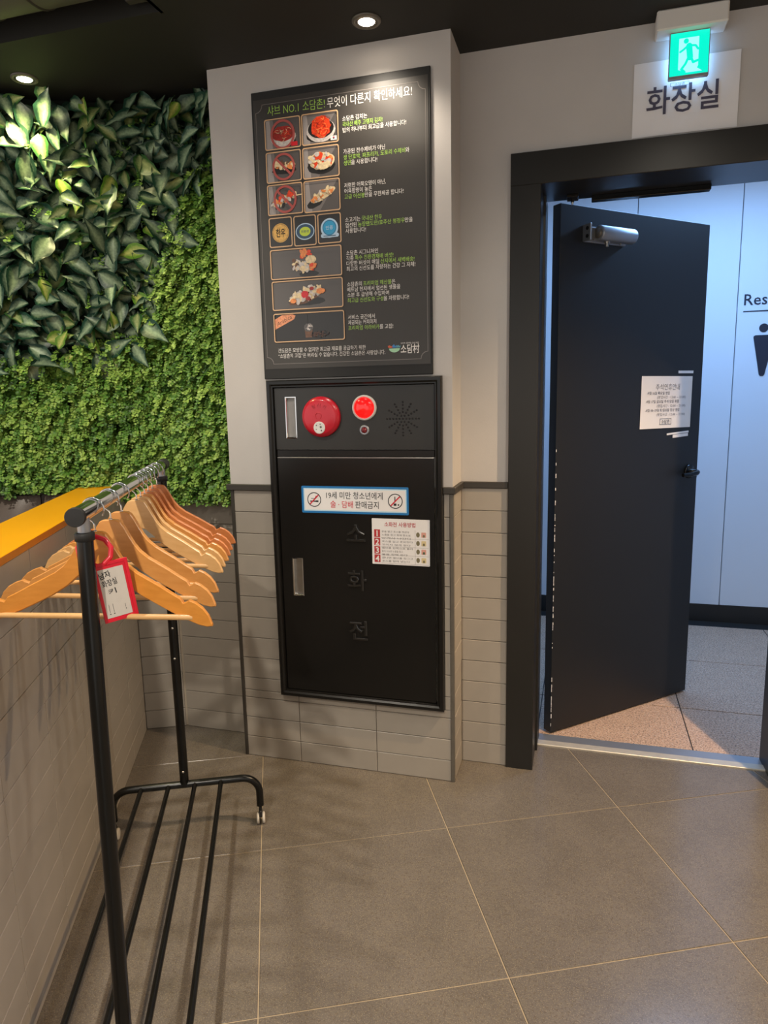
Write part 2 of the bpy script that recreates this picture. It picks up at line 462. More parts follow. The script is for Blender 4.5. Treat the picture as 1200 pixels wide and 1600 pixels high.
# right return of the pillar: one tall tiled slip
RB = Matrix.Translation((0.834, 0, 0)) @ Matrix.Rotation(math.radians(90), 4, 'Z')
tile_wall(pillar, RB, [0.010, 0.165], 0.0, TRIM0)
mb = MB(); mb.bevbox(-0.003, 0.011, -0.003, 0.012, 0.0, TRIM0, 0.002); tag(mb.build('corner_strip', M_trim, pillar), 'dark corner strip')
mb = MB(); mb.bevbox(0.829, 0.8435, -0.003, 0.010, 0.0, TRIM0, 0.002); tag(mb.build('corner_strip', M_trimg, pillar), 'grey metal corner strip')
mb = MB(); mb.bevbox(-0.014, 0.172, -0.012, 0.012, TRIM0, TRIM1, 0.002); mb.build('dado_rail', M_trim, pillar)
mb = MB(); mb.bevbox(0.808, 0.852, -0.012, 0.003, TRIM0, TRIM1, 0.002); mb.bevbox(0.838, 0.852, 0.002, WV-0.010, TRIM0, TRIM1, 0.002); mb.build('dado_rail', M_trim, pillar)

# --- wall with the doorway
FS0, FS1, FZ = 1.011, 2.05, 2.175
mb = MB(); mb.box(0.84, FS0+0.02, WV, 0.44, 0, CEIL); mb.box(FS1-0.02, 3.0, WV, 0.44, 0, CEIL); mb.box(FS0+0.02, FS1-0.02, WV, 0.44, FZ-0.02, CEIL)
dwall = mb.build('wall_back', M_plaster, mw=PF.copy())
tag(dwall, 'grey plastered wall around the dark door frame, right of the pillar', 'wall', kind='structure')
WB = Matrix.Translation((0, WV, 0))
tile_wall(dwall, WB, [0.842, FS0], 0.0, TRIM0); tile_wall(dwall, WB, [FS1, 2.36, 2.67, 2.99], 0.0, TRIM0)
mb = MB(); mb.bevbox(0.842, FS0, WV-0.013, WV, TRIM0, TRIM1, 0.002); mb.build('dado_rail', M_trim, dwall)
mb = MB(); mb.bevbox(FS1, 2.99, WV-0.013, WV, TRIM0, TRIM1, 0.002); mb.build('dado_rail', M_trim, dwall)

mb = MB(); mb.box(3.0, 3.12, -4.6, WV, 0, CEIL)  # unseen wall, added to block ambient light from the right
rwall = mb.build('wall_right', M_plaster, mw=PF.copy()); tag(rwall, 'added grey plastered side wall, unseen on the right, blocking ambient light', 'wall', kind='structure')

# --- walls behind the plants (two planes meeting in a shallow corner)
K = t2w(-0.33, 0.925); Kp = w2p(K); K = p2w(Kp.x, WV); Kp = w2p(K); KT = TF.inverted() @ K
mb = MB(); mb.prismz([(Kp.x, WV), (0.003, WV), (0.003, 0.30), (Kp.x - 0.02, 0.30)], 0, CEIL)
w1 = mb.build('wall_left', M_grout, mw=PF.copy()); tag(w1, 'tiled wall strip between the pillar and the partition, under the hanging plants', 'wall', kind='structure')
tile_wall(w1, Matrix.Translation((0, WV, 0)), [Kp.x+0.008, 0.002], 0.0, 1.148)
mb = MB(); mb.box(-2.9, KT.x, KT.y, KT.y+0.14, 0, CEIL)
w2 = mb.build('wall_left', M_grout, mw=TF.copy()); tag(w2, 'wall behind the artificial plants and the brown bench back', 'wall', kind='structure')
tile_wall(w2, Matrix.Translation((0, KT.y, 0)), [-0.50, KT.x-0.004], 0.0, 1.148)

# --- low partition with the yellow cap
PX0, PX1, PY0, PY1, PZ = -0.652, -0.500, -2.2, KT.y-0.001, 1.053
mb = MB(); mb.box(PX0, PX1-0.008, PY0, PY1, 0, PZ)
part = mb.build('wall_partition', M_grout, mw=TF.copy()); tag(part, 'low tiled partition wall left of the clothes rack', 'partition', kind='structure')
RB2 = Matrix.Translation((PX1-0.008, 0, 0)) @ Matrix.Rotation(math.radians(90), 4, 'Z')
xs = [-2.2, -2.05, -1.75, -1.45, -1.15, -0.85, -0.55, -0.25, 0.05, 0.35, 0.65, KT.y-0.008]
tile_wall(part, RB2, xs, 0.0, PZ)
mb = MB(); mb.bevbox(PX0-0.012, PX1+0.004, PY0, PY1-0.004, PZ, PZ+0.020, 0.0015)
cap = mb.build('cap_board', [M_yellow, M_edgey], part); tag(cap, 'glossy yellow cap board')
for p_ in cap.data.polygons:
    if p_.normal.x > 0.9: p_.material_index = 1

# --- ceiling: black soffit along the walls, open slot with duct at left
mb = MB()
mb.box(-3.2, 3.9, -0.35, 0.44, CEIL, CEIL+0.05); mb.box(0.056, 3.9, -4.6, -0.35, CEIL, CEIL+0.05)
mb.box(-3.2, 0.056, -0.36, -0.35, CEIL, 3.2); mb.box(0.056, 0.066, -4.6, -0.35, CEIL, 3.2)
mb.box(-3.2, 0.056, -4.6, -0.36, 3.2, 3.25)
ceil = mb.build('ceiling', M_ceil, mw=PF.copy()); tag(ceil, 'matt black ceiling with an open slot at the upper left', 'ceiling', kind='structure')
mb = MB(); mb.box(-0.9, 3.9, 0.44, 2.2, 2.62, 2.67)
rc = mb.build('ceiling', M_white, mw=PF.copy()); tag(rc, 'white ceiling of the room behind the door', 'ceiling', kind='structure')

# --- room behind the door: panelled wall and black skirting
RV = 2.15
mb = MB(); mb.box(-0.9, 3.9, RV, RV+0.1, 0, 2.62)
rw = mb.build('wall_restroom', M_inkg, mw=PF.copy()); tag(rw, 'pale blue-white panelled wall seen through the doorway', 'wall', kind='structure')
js = [-0.9, -0.12, 0.43, 0.98, 1.535, 2.085, 2.64, 3.2, 3.9]
for a, b in zip(js[:-1], js[1:]):
    mb = MB(); mb.bevbox(a+0.002, b-0.002, RV-0.012, RV, 0.105, 2.62, 0.002); mb.build('wall_panel', M_panel, rw)
mb = MB(); mb.box(-0.9, 3.9, RV-0.016, RV, 0.0, 0.104)
bb = mb.build('baseboard_restroom', M_black, mw=PF.copy()); tag(bb, 'black baseboard under the pale blue-white panels', 'baseboard', kind='structure')
mb = MB(); mb.box(-1.0, -0.9, 0.44, 2.25, 0, 2.62); o = mb.build('wall_restroom', M_panel, mw=PF.copy()); tag(o, 'left end wall of the room behind the door', 'wall', kind='structure')
mb = MB(); mb.box(3.9, 4.0, 0.44, 2.25, 0, 2.62); o = mb.build('wall_restroom', M_panel, mw=PF.copy()); tag(o, 'right end wall of the room behind the door', 'wall', kind='structure')

# restroom sign on that wall: applied lettering and figure
base = p2w(2.232, RV-0.0125, 1.65)
sg = thing('restroom_sign', 'black restroom lettering, underline and figure on the pale panelled wall', 'sign', PF @ Matrix.Translation((2.232, RV-0.012, 1.46)))
OFF = (2.232, RV-0.012, 1.46)
mb = MB(OFF); put_text(mb, 'Restroom', 2.119, 1.866, 0.069, RV-0.0135, bold=0.006, extrude=0.008); mb.build('lettering', M_navy, sg)
mb = MB(OFF); mb.box(2.117, 2.117+0.36, RV-0.0145, RV-0.012, 1.828, 1.834); mb.build('underline', M_navy, sg)
mb = MB(OFF); mb.lathe((2.228, RV-0.012, 1.737), (0, -1, 0), [(0.024, 0), (0.024, 0.003)], 24, cap1=True); mb.build('figure_head', M_navy, sg)
mb = MB(OFF)
o_ = rrect(2.178, 2.286, 1.66, 1.698, 0.010)
body = [(2.218, 1.478), (2.225, 1.470), (2.239, 1.470), (2.246, 1.478), (2.286, 1.686), (2.284, 1.694), (2.276, 1.698), (2.188, 1.698), (2.180, 1.694), (2.178, 1.686)]
mb.prism(body, RV-0.0150, RV-0.012); mb.build('figure_body', M_navy, sg)

# --- door frame (black casing, reveal and stop)
trim = thing('trim_1', 'dark brown-black door frame with wide casing around the doorway', 'door frame', PF @ Matrix.Translation((1.53, 0.148, 0)), kind='structure')
OFF = (1.53, 0.148, 0)
def jamb(sign, out, inn, stop):
    mb = MB(OFF)
    pr = [(out, WV), (out, 0.150), (out+sign*0.002, 0.148), (inn-sign*0.002, 0.148), (inn, 0.150), (inn, 0.300), (stop, 0.302), (stop, 0.345), (stop, 0.440), (out+sign*0.02, 0.440)]
    if sign > 0: pr = pr[::-1]
    mb.prismz(pr if sign < 0 else pr, 0, FZ if False else 2.0735)
    return mb
mb = jamb(1, FS0, 1.110, 1.118); mb.build('jamb', M_frame, trim)
mb = jamb(-1, FS1, 1.950, 1.942); mb.build('jamb', M_frame, trim)
mb = MB(OFF); pr = [(FZ, WV), (FZ, 0.150), (FZ-0.002, 0.148), (2.0755, 0.148), (2.0735, 0.150), (2.0735, 0.300), (2.088, 0.302), (2.088, 0.440), (FZ-0.02, 0.440)]
n = len(pr); vs = [(FS0, y, z) for z, y in pr] + [(FS1, y, z) for z, y in pr]
mb.add(vs, [list(range(n)), list(range(n, 2*n))[::-1]] + [(i, i+n, (i+1) % n+n, (i+1) % n) for i in range(n)])
mb.build('head', M_frame, trim)
mb = MB(OFF); mb.bevbox(1.185, 1.225, 0.36, 0.425, 2.078, 2.089, 0.002); mb.cyl((1.205, 0.39, 2.080), (1.205, 0.39, 2.066), 0.006, n=12); tag(mb.build('closer_bracket', M_frame, trim), 'closer arm bracket')
mb = MB(OFF); mb.cyl((1.205, 0.39, 2.067), (1.205, 0.39, 2.058), 0.005, 0.003, n=12); tag(mb.build('screw', M_steel, trim), 'bright screw')
mb = MB(OFF); mb.bevbox(1.27, 1.66, 0.405, 0.438, 2.070, 2.089, 0.002); tag(mb.build('stop_bar', M_rack, trim), 'black bar under the frame head')
mb = MB(OFF); mb.bevbox(1.105, 1.955, 0.345, 0.385, -0.01, 0.006, 0.002); tag(mb.build('threshold', mat('threshold_metal', '#c4beb2', 0.4, metal=0.35, noise=0.06, nscale=30), trim), 'metal threshold strip')
mb = MB(OFF); mb.bevbox(1.115, 1.945, 0.387, 0.447, -0.01, 0.001, 0.0008); tag(mb.build('threshold', M_alu, trim), 'grey rear threshold strip')

# --- door leaf, standing ajar
DH = p2w(1.163, 0.447); DE = p2w(1.755, 1.022)
dd = (DE - DH); DL = dd.length; da = math.atan2(dd.y, dd.x)
DF = frame(DH.x, DH.y, da)
DT, DZ0, DZ1 = 0.042, 0.008, 2.083
mb = MB(); mb.bevbox(0, DL, 0, DT, DZ0, DZ1, 0.0015)
door = mb.build('door_1', M_door, mw=DF.copy()); tag(door, 'matt black steel door standing ajar in the dark frame', 'door', kind='structure')
mb = MB()
for k in range(70):
    z = random.choice([random.gauss(0.55, 0.16), random.gauss(0.9, 0.1), random.uniform(0.03, 0.25)])
    if z < 0.02: continue
    w, h = random.uniform(0.0008, 0.003), random.uniform(0.003, 0.014)
    mb.box(-0.0004+0.001, 0.0014+w, -0.0004, 0.001, z, z+h)
tag(mb.build('paint_chips', M_paper, door), 'pale chips along the hinge edge', kind='stuff')
# closer body
mb = MB(); mb.bevbox(0.112, 0.325, -0.012, 0.0, 1.955, 2.012, 0.002); mb.bevbox(0.108, 0.116, -0.042, 0.0, 1.956, 2.016, 0.0015)
cl = mb.build('door_closer', M_alu, door); tag(cl, 'silver door closer')
mb = MB(); mb.lathe((0.155, -0.036, 1.985), (1, 0, 0), [(0.0, 0), (0.020, 0), (0.0265, 0.001), (0.0275, 0.004), (0.0275, 0.176), (0.0262, 0.180), (0.022, 0.183), (0, 0.183)], 32)
mb.bevbox(0.156, 0.336, -0.036, -0.004, 1.9625, 2.0075, 0.004); mb.build('cylinder', M_alu, cl)
mb = MB(); mb.lathe((0.156, -0.036, 1.985), (-1, 0, 0), [(0.019, 0), (0.019, 0.006), (0.014, 0.010), (0.0, 0.010)], 24); mb.bevbox(0.116, 0.146, -0.032, -0.006, 1.963, 2.004, 0.003); tag(mb.build('end_plug', M_trimg, cl), 'dark end plug')
mb = MB(); mb.cyl((0.205, -0.030, 1.962), (0.205, -0.030, 1.952), 0.011, n=16); mb.cyl((0.205, -0.030, 1.952), (0.205, -0.030, 1.940), 0.006, n=12); mb.cyl((0.285, -0.022, 1.962), (0.285, -0.022, 1.955), 0.005, n=10); mb.build('pinion', M_steel, cl)
for zz in (1.972, 2.0):
    mb = MB(); mb.cyl((0.108, -0.026, zz), (0.1065, -0.026, zz), 0.007, n=12); mb.build('screw_hole', M_rubber, cl)
# lever handle
LX, LZ = DL-0.056, 1.045
mb = MB(); mb.lathe((LX, 0, LZ), (0, -1, 0), [(0.031, 0), (0.031, 0.007), (0.027, 0.011), (0.013, 0.012), (0.011, 0.014), (0.011, 0.045), (0, 0.045)], 32)
lh = mb.build('lever_handle', M_rack, door); tag(lh, 'black lever handle')
mb = MB(); mb.smooth = True
mb.tube([(LX, -0.045, LZ), (LX-0.015, -0.052, LZ-0.003), (LX-0.05, -0.054, LZ-0.006), (LX-0.1, -0.052, LZ-0.006)], [0.011, 0.011, 0.009, 0.008], 14); mb.build('lever', M_rack, lh)
mb = MB(); mb.lathe((LX, DT, LZ), (0, 1, 0), [(0.031, 0), (0.031, 0.007), (0.011, 0.012), (0.011, 0.045), (0, 0.045)], 32); mb.bevbox(LX-0.10, LX+0.012, DT+0.040, DT+0.056, LZ-0.009, LZ+0.009, 0.003); mb.build('rear_lever', M_rack, lh)
mb = MB(); mb.bevbox(DL-0.001, DL+0.018, 0.012, 0.030, LZ-0.035, LZ-0.008, 0.002); tag(mb.build('latch_bolt', M_rack, door), 'black latch bolt')

# notice taped on the door
NZ0, NX0 = 1.242, 0.452
DT_ = DF @ Matrix.Translation((NX0, -0.0004, NZ0)) @ Matrix.Rotation(math.radians(0.3), 4, 'Y')
nt_ = thing('door_notice', 'white paper notice with grey printed lines taped on the black door', 'notice', DT_)
mb = MB(); nx, nz = 12, 6; W_, H_ = 0.304, 0.217
vs = []; 
for j in range(nz+1):
    for i in range(nx+1):
        x, z = W_*i/nx, H_*j/nz
        vs.append((x, -0.0008-0.002*math.sin(3.1*i/nx)*(0.4+0.6*j/nz)-(0.004*((i-nx+1.0)**2 if i > nx-1 else 0)), z))
mb.smooth = True; mb.add(vs, [(j*(nx+1)+i, j*(nx+1)+i+1, (j+1)*(nx+1)+i+1, (j+1)*(nx+1)+i) for j in range(nz) for i in range(nx)]); mb.build('sheet', M_paper, nt_)
mb = MB(); yv = -0.0036
put_text(mb, '추석연휴안내', 0.155, 0.162, 0.023, yv, 0.145, 'C', bold=-0.005)
mb.build('lettering', M_inkg, nt_)
mb = MB()
for t, x, z, w in (('-9월 16일 목요일 영업', 0.032, 0.142, 0.135), ('-9월 17일 금요일 추석 당일 휴점', 0.026, 0.107, 0.20), ('-9월 18~19일 토/일요일 정상 영업', 0.026, 0.071, 0.205)):
    put_text(mb, t, x, z, 0.0115, yv, w, bold=0.006)
for z in (0.125, 0.089, 0.053): put_text(mb, '(영업시간 : 12:00 ~ 21:00)', 0.093, z, 0.011, yv, 0.175, bold=-0.004)
put_text(mb, '소담촌', 0.150, 0.021, 0.014, yv, 0.05, 'C', bold=0.004)
mb.ring(rect(0.115, 0.185, 0.015, 0.041), rect(0.117, 0.183, 0.017, 0.039), yv); mb.build('lettering', M_inkg, nt_)
def tape(name, label, x0, x1, z, h, r):
    mb = MB(); mb.bevbox(0, x1-x0, -0.0008, 0, 0, h, 0.0003)
    o = mb.build(name, M_paper, mw=DF @ Matrix.Translation((x0, -0.0003, z)) @ Matrix.Rotation(r, 4, 'Y')); tag(o, label, 'tape', 'tape scraps on the door')
tape('tape_scrap', 'short white tape scrap on the black door above the notice', 0.672, 0.766, 1.470, 0.011, 0.0)
tape('tape_scrap', 'longer thin white tape scrap right under the door notice', 0.618, 0.755, 1.210, 0.008, -0.05)
tape('tape_scrap', 'lowest white tape scrap under the notice, overlapping the one above', 0.655, 0.752, 1.197, 0.013, -0.05)

# ------------------------------------------------------------------ exit sign and paper restroom sign
ex = thing('exit_sign', 'lit green running-man exit sign under a white housing over the door', 'exit sign', PF @ Matrix.Translation((1.538, WV, 2.449)))
OFF = (1.538, WV, 2.449)
mb = MB(OFF); mb.bevbox(1.441, 1.637, 0.093, WV, 2.450, CEIL-0.0005, 0.004); mb.build('housing', M_white, ex)
mb = MB(OFF); mb.bevbox(1.4815, 1.5935, 0.122, 0.138, 2.322, 2.4495, 0.002); tag(mb.build('panel_edge', M_alu, ex), 'grey panel rim')
M_green = mat('exit_green', '#06c9a2', 0.3, emit=(0.0, 0.75, 0.55), estr=1.05)
M_pale = mat('exit_pale', '#9ff2e4', 0.3, emit=(0.30, 0.86, 0.86), estr=1.0)
mb = MB(OFF); mb.flat(rect(1.4840, 1.5910, 2.330, 2.447), 0.1214); tag(mb.build('lit_panel', M_green, ex), 'glowing green panel')
mb = MB(OFF); E0, E1z = 1.506, 2.336
mb.flat([(1.508, 2.346), (1.530, 2.336), (1.575, 2.336), (1.560, 2.346), (1.563, 2.352), (1.563, 2.431), (1.508, 2.431)], 0.1208); tag(mb.build('doorway_symbol', M_pale, ex), 'pale doorway shape')
mb = MB(OFF)
def limb(pts, w):
    for (a, b) in zip(pts[:-1], pts[1:]):
        dx, dz = b[0]-a[0], b[1]-a[1]; l = math.hypot(dx, dz); nx_, nz_ = -dz/l*w/2, dx/l*w/2
        mb.flat([(a[0]-nx_, a[1]-nz_), (b[0]-nx_, b[1]-nz_), (b[0]+nx_, b[1]+nz_), (a[0]+nx_, a[1]+nz_)], 0.1202)
    for p in pts: mb.flat(circ(p[0], p[1], w/2, n=10), 0.1203)
mb.flat(circ(1.5275, 2.422, 0.0072, n=18), 0.1202)
limb([(1.536, 2.408), (1.540, 2.376)], 0.017)
limb([(1.534, 2.410), (1.522, 2.400), (1.512, 2.394)], 0.006)
limb([(1.540, 2.409), (1.554, 2.407), (1.561, 2.397)], 0.006)
limb([(1.536, 2.378), (1.528, 2.360), (1.517, 2.346), (1.526, 2.338)], 0.007)
limb([(1.542, 2.378), (1.549, 2.362), (1.563, 2.366)], 0.007)
tag(mb.build('running_figure', M_green, ex), 'green running figure')

ld = bpy.data.lights.new('exit_lamp', 'AREA'); ld.shape = 'RECTANGLE'; ld.size = 0.10; ld.size_y = 0.11; ld.energy = 0.22; ld.color = (0.25, 0.58, 1.0)
lo = bpy.data.objects.new('exit_lamp', ld); COL.objects.link(lo); lo.parent = ex; lo.matrix_local = Matrix.Translation((0, 0.1385-WV, -0.064)) @ Matrix.Rotation(math.radians(90), 4, 'X')   # the sign's rear face
ps = thing('paper_sign', 'white paper sign with dark Korean lettering taped above the door', 'sign', PF @ Matrix.Translation((1.386, WV-0.0005, 2.183)))
mb = MB(); vs = []; nx, nz = 10, 6
for j in range(nz+1):
    for i in range(nx+1):
        vs.append((0.30*i/nx, -0.001-0.003*math.sin(math.pi*i/nx)-0.004*(i/nx)**6*(j/nz), 0.213*j/nz))
mb.smooth = True; mb.add(vs, [(j*(nx+1)+i, j*(nx+1)+i+1, (j+1)*(nx+1)+i+1, (j+1)*(nx+1)+i) for j in range(nz) for i in range(nx)]); mb.build('sheet', M_paper, ps)
M_inkv = mat('ink_violet_grey', '#4b4656', 0.7)
mb = MB(); put_text(mb, '화장실', 0.142, 0.066, 0.070, -0.0062, 0.206, 'C', bold=0.012); mb.build('lettering', M_inkv, ps)
mb = MB(); mb.ring(rect(0.106, 0.160, 0.134, 0.1445), rect(0.107, 0.159, 0.135, 0.1435), -0.0062); put_text(mb, '소담촌', 0.133, 0.1362, 0.0065, -0.0062, 0.03, 'C'); tag(mb.build('lettering', M_inkg, ps), 'small boxed print')

# ------------------------------------------------------------------ poster on its black board
M_board = mat('board_black', '#1d1c1b', 0.6, noise=0.06, nscale=10)
pb = thing('poster_board', 'tall black board on the pillar carrying the menu poster', 'board', PF @ Matrix.Translation((0.469, 0, 1.468)))
mb = MB((0.469, 0, 1.468)); mb.bevbox(0.163, 0.777, -0.008, -0.0002, 1.468, 2.409, 0.002); mb.build('panel', M_board, pb)
M_poster = mat('poster_sheet', '#37332f', 0.46, noise=0.05, nscale=5, spec=0.6, bump=1.0, bscale=4.0, bdist=0.022, bdetail=0.6)
PO = (0.469, -0.008, 1.503)
po = thing('menu_poster', 'glossy dark Korean food poster with picture boxes and white and green text', 'poster', PF @ Matrix.Translation(PO))
def wav(x, z):
    """gentle bulge of the sheet"""
    return 0.0
mb = MB(PO); vs = []; nx, nz = 26, 38; PX = (0.170, 0.770); PZ_ = (1.503, 2.384)
def sheet_y(x, z): return -0.0090 - wav(x, z)
for j in range(nz+1):
    for i in range(nx+1):
        x = PX[0]+(PX[1]-PX[0])*i/nx; z = PZ_[0]+(PZ_[1]-PZ_[0])*j/nz; vs.append((x, sheet_y(x, z), z))
mb.smooth = True; mb.add(vs, [(j*(nx+1)+i, j*(nx+1)+i+1, (j+1)*(nx+1)+i+1, (j+1)*(nx+1)+i) for j in range(nz) for i in range(nx)])
mb.build('sheet', M_poster, po)
class PB(MB):
    """print lying on the bulging sheet: y given as a small lift"""
    def build(s, name, m, parent=None, mw=None):
        for i, p in enumerate(s.v):
            x, y, z = p[0]+s.off.x, p[1]+s.off.y, p[2]+s.off.z
            s.v[i] = (p[0], sheet_y(x, z) - y - s.off.y, p[2])
        return MB.build(s, name, m, parent, mw)
    def add(s, vs, fs, mi=None):
        # subdivide nothing; store y as lift
        return MB.add(s, [(a, -abs(b) if False else b, c) for a, b, c in vs], fs, mi)
M_gold = mat('print_gold', '#dcb287', 0.4, coat=0.35)
M_linegrey = mat('print_line_grey', '#77706c', 0.4, coat=0.35)
M_tw = mat('print_white', '#ece7e2', 0.4); M_tg = mat('print_green', '#a5cf5a', 0.4)
def pm(n, c): return mat('print_'+n, c, 0.38, noise=0.22, nscale=120, coat=0.3)
M_ph = [mat('print_photo_grey', '#5b5654', 0.34, noise=0.05, nscale=6, coat=0.35), mat('print_photo_pale', '#a29a97', 0.34, noise=0.05, nscale=6, coat=0.35), mat('print_photo_dark', '#262321', 0.34, coat=0.35),
        pm('kimchi', '#a2261c'), pm('chili', '#e8451e'), pm('cream', '#ead3a8'), pm('orange', '#ea8f4e'), pm('bowl', '#cfc6c0'), mat('print_stop', '#b2544e', 0.4, coat=0.3), pm('brown', '#6d4a34'),
        mat('print_red', '#d5202a', 0.4, coat=0.3), mat('print_paper', '#e8e4e0', 0.4, coat=0.3), pm('goldseal', '#d9aa55'), mat('print_navy', '#31506e', 0.4, coat=0.3), mat('print_lime', '#c6dc45', 0.4, coat=0.3), mat('print_cyan', '#2f9fd0', 0.4, coat=0.3), M_ink, pm('beans', '#4a2d22'), pm('wood', '#e2946a'), mat('print_paleblue', '#b9d3ea', 0.4, coat=0.3), mat('print_photo_mid', '#7b7471', 0.34, noise=0.05, nscale=6, coat=0.35)]
GREY, PALE, DARK, KIM, CHI, CRM, ORG, BWL, STOP, BRN, RED, PAP, GSE, NAV, LIM, CYA, INK, BEA, WOO, PBL = range(20)
LIFT = [0.0]
def nxt(): LIFT[0] += 0.00005; return LIFT[0]
def blob(mb, mi, cx, cz, rx, rz, seed=0, jit=0.12, n=22, rot=0.0):
    rnd = random.Random(seed); pts = []
    for k in range(n):
        t = 2*math.pi*k/n; q = 1 + rnd.uniform(-jit, jit); x, z = rx*q*math.cos(t), rz*q*math.sin(t)
        pts.append((cx+x*math.cos(rot)-z*math.sin(rot), cz+x*math.sin(rot)+z*math.cos(rot)))
    mb.cm = mi; mb.flat(pts, nxt())
def pile(mb, cols, cx, cz, rx, rz, n, size, seed, rot=0.0):
    rnd = random.Random(seed)
    for k in range(n):
        a = rnd.uniform(0, 6.28); q = math.sqrt(rnd.uniform(0, 1)); x, z = rx*q*math.cos(a), rz*q*math.sin(a)
        blob(mb, rnd.choice(cols), cx+x*math.cos(rot)-z*math.sin(rot), cz+x*math.sin(rot)+z*math.cos(rot), size*rnd.uniform(0.6, 1.4), size*rnd.uniform(0.35, 0.9), seed*97+k, 0.15, 9, rnd.uniform(0, 3.14))
def strands(mb, cols, cx, cz, rx, rz, n, seed):
    rnd = random.Random(seed)
    for k in range(n):
        a = rnd.uniform(0, 6.28); q = math.sqrt(rnd.uniform(0, 0.8)); x, z = cx+rx*q*math.cos(a), cz+rz*q*math.sin(a)
        r = rnd.uniform(0.006, 0.014); t0 = rnd.uniform(0, 6.28); w = 0.0016
        o = [(x+(r+w)*math.cos(t0+i*0.3), z+0.7*(r+w)*math.sin(t0+i*0.3)) for i in range(7)]; i_ = [(x+r*math.cos(t0+i*0.3), z+0.7*r*math.sin(t0+i*0.3)) for i in range(7)]
        mb.cm = rnd.choice(cols); y = nxt(); mb.add([(a_, y, b_) for a_, b_ in o+i_], [(i, i+1, i+8, i+7) for i in range(6)])
def stop(mb, cx, cz, r, slash=True):
    mb.cm = STOP; mb.ring(circ(cx, cz, r, r*1.06, 36), circ(cx, cz, r*0.82, r*0.88, 36), nxt())
    if slash:
        a = math.radians(135); dx, dz = math.cos(a), math.sin(a)*1.03; w = r*0.09; R = r*0.86
        mb.flat([(cx-dx*R-dz*w, cz-dz*R+dx*w), (cx-dx*R+dz*w, cz-dz*R-dx*w), (cx+dx*R+dz*w, cz+dz*R-dx*w), (cx+dx*R-dz*w, cz+dz*R+dx*w)][::-1], nxt())
cells = [(0.209, 0.339, 2.222, 2.319), (0.343, 0.472, 2.222, 2.319), (0.209, 0.337, 2.118, 2.216), (0.342, 0.471, 2.118, 2.216), (0.209, 0.338, 2.014, 2.113), (0.342, 0.471, 2.012, 2.113),
         (0.208, 0.2935, 1.911, 2.008), (0.2995, 0.381, 1.909, 2.007), (0.3865, 0.470, 1.910, 2.006), (0.209, 0.470, 1.804, 1.903), (0.210, 0.471, 1.701, 1.799), (0.211, 0.473, 1.593, 1.691)]
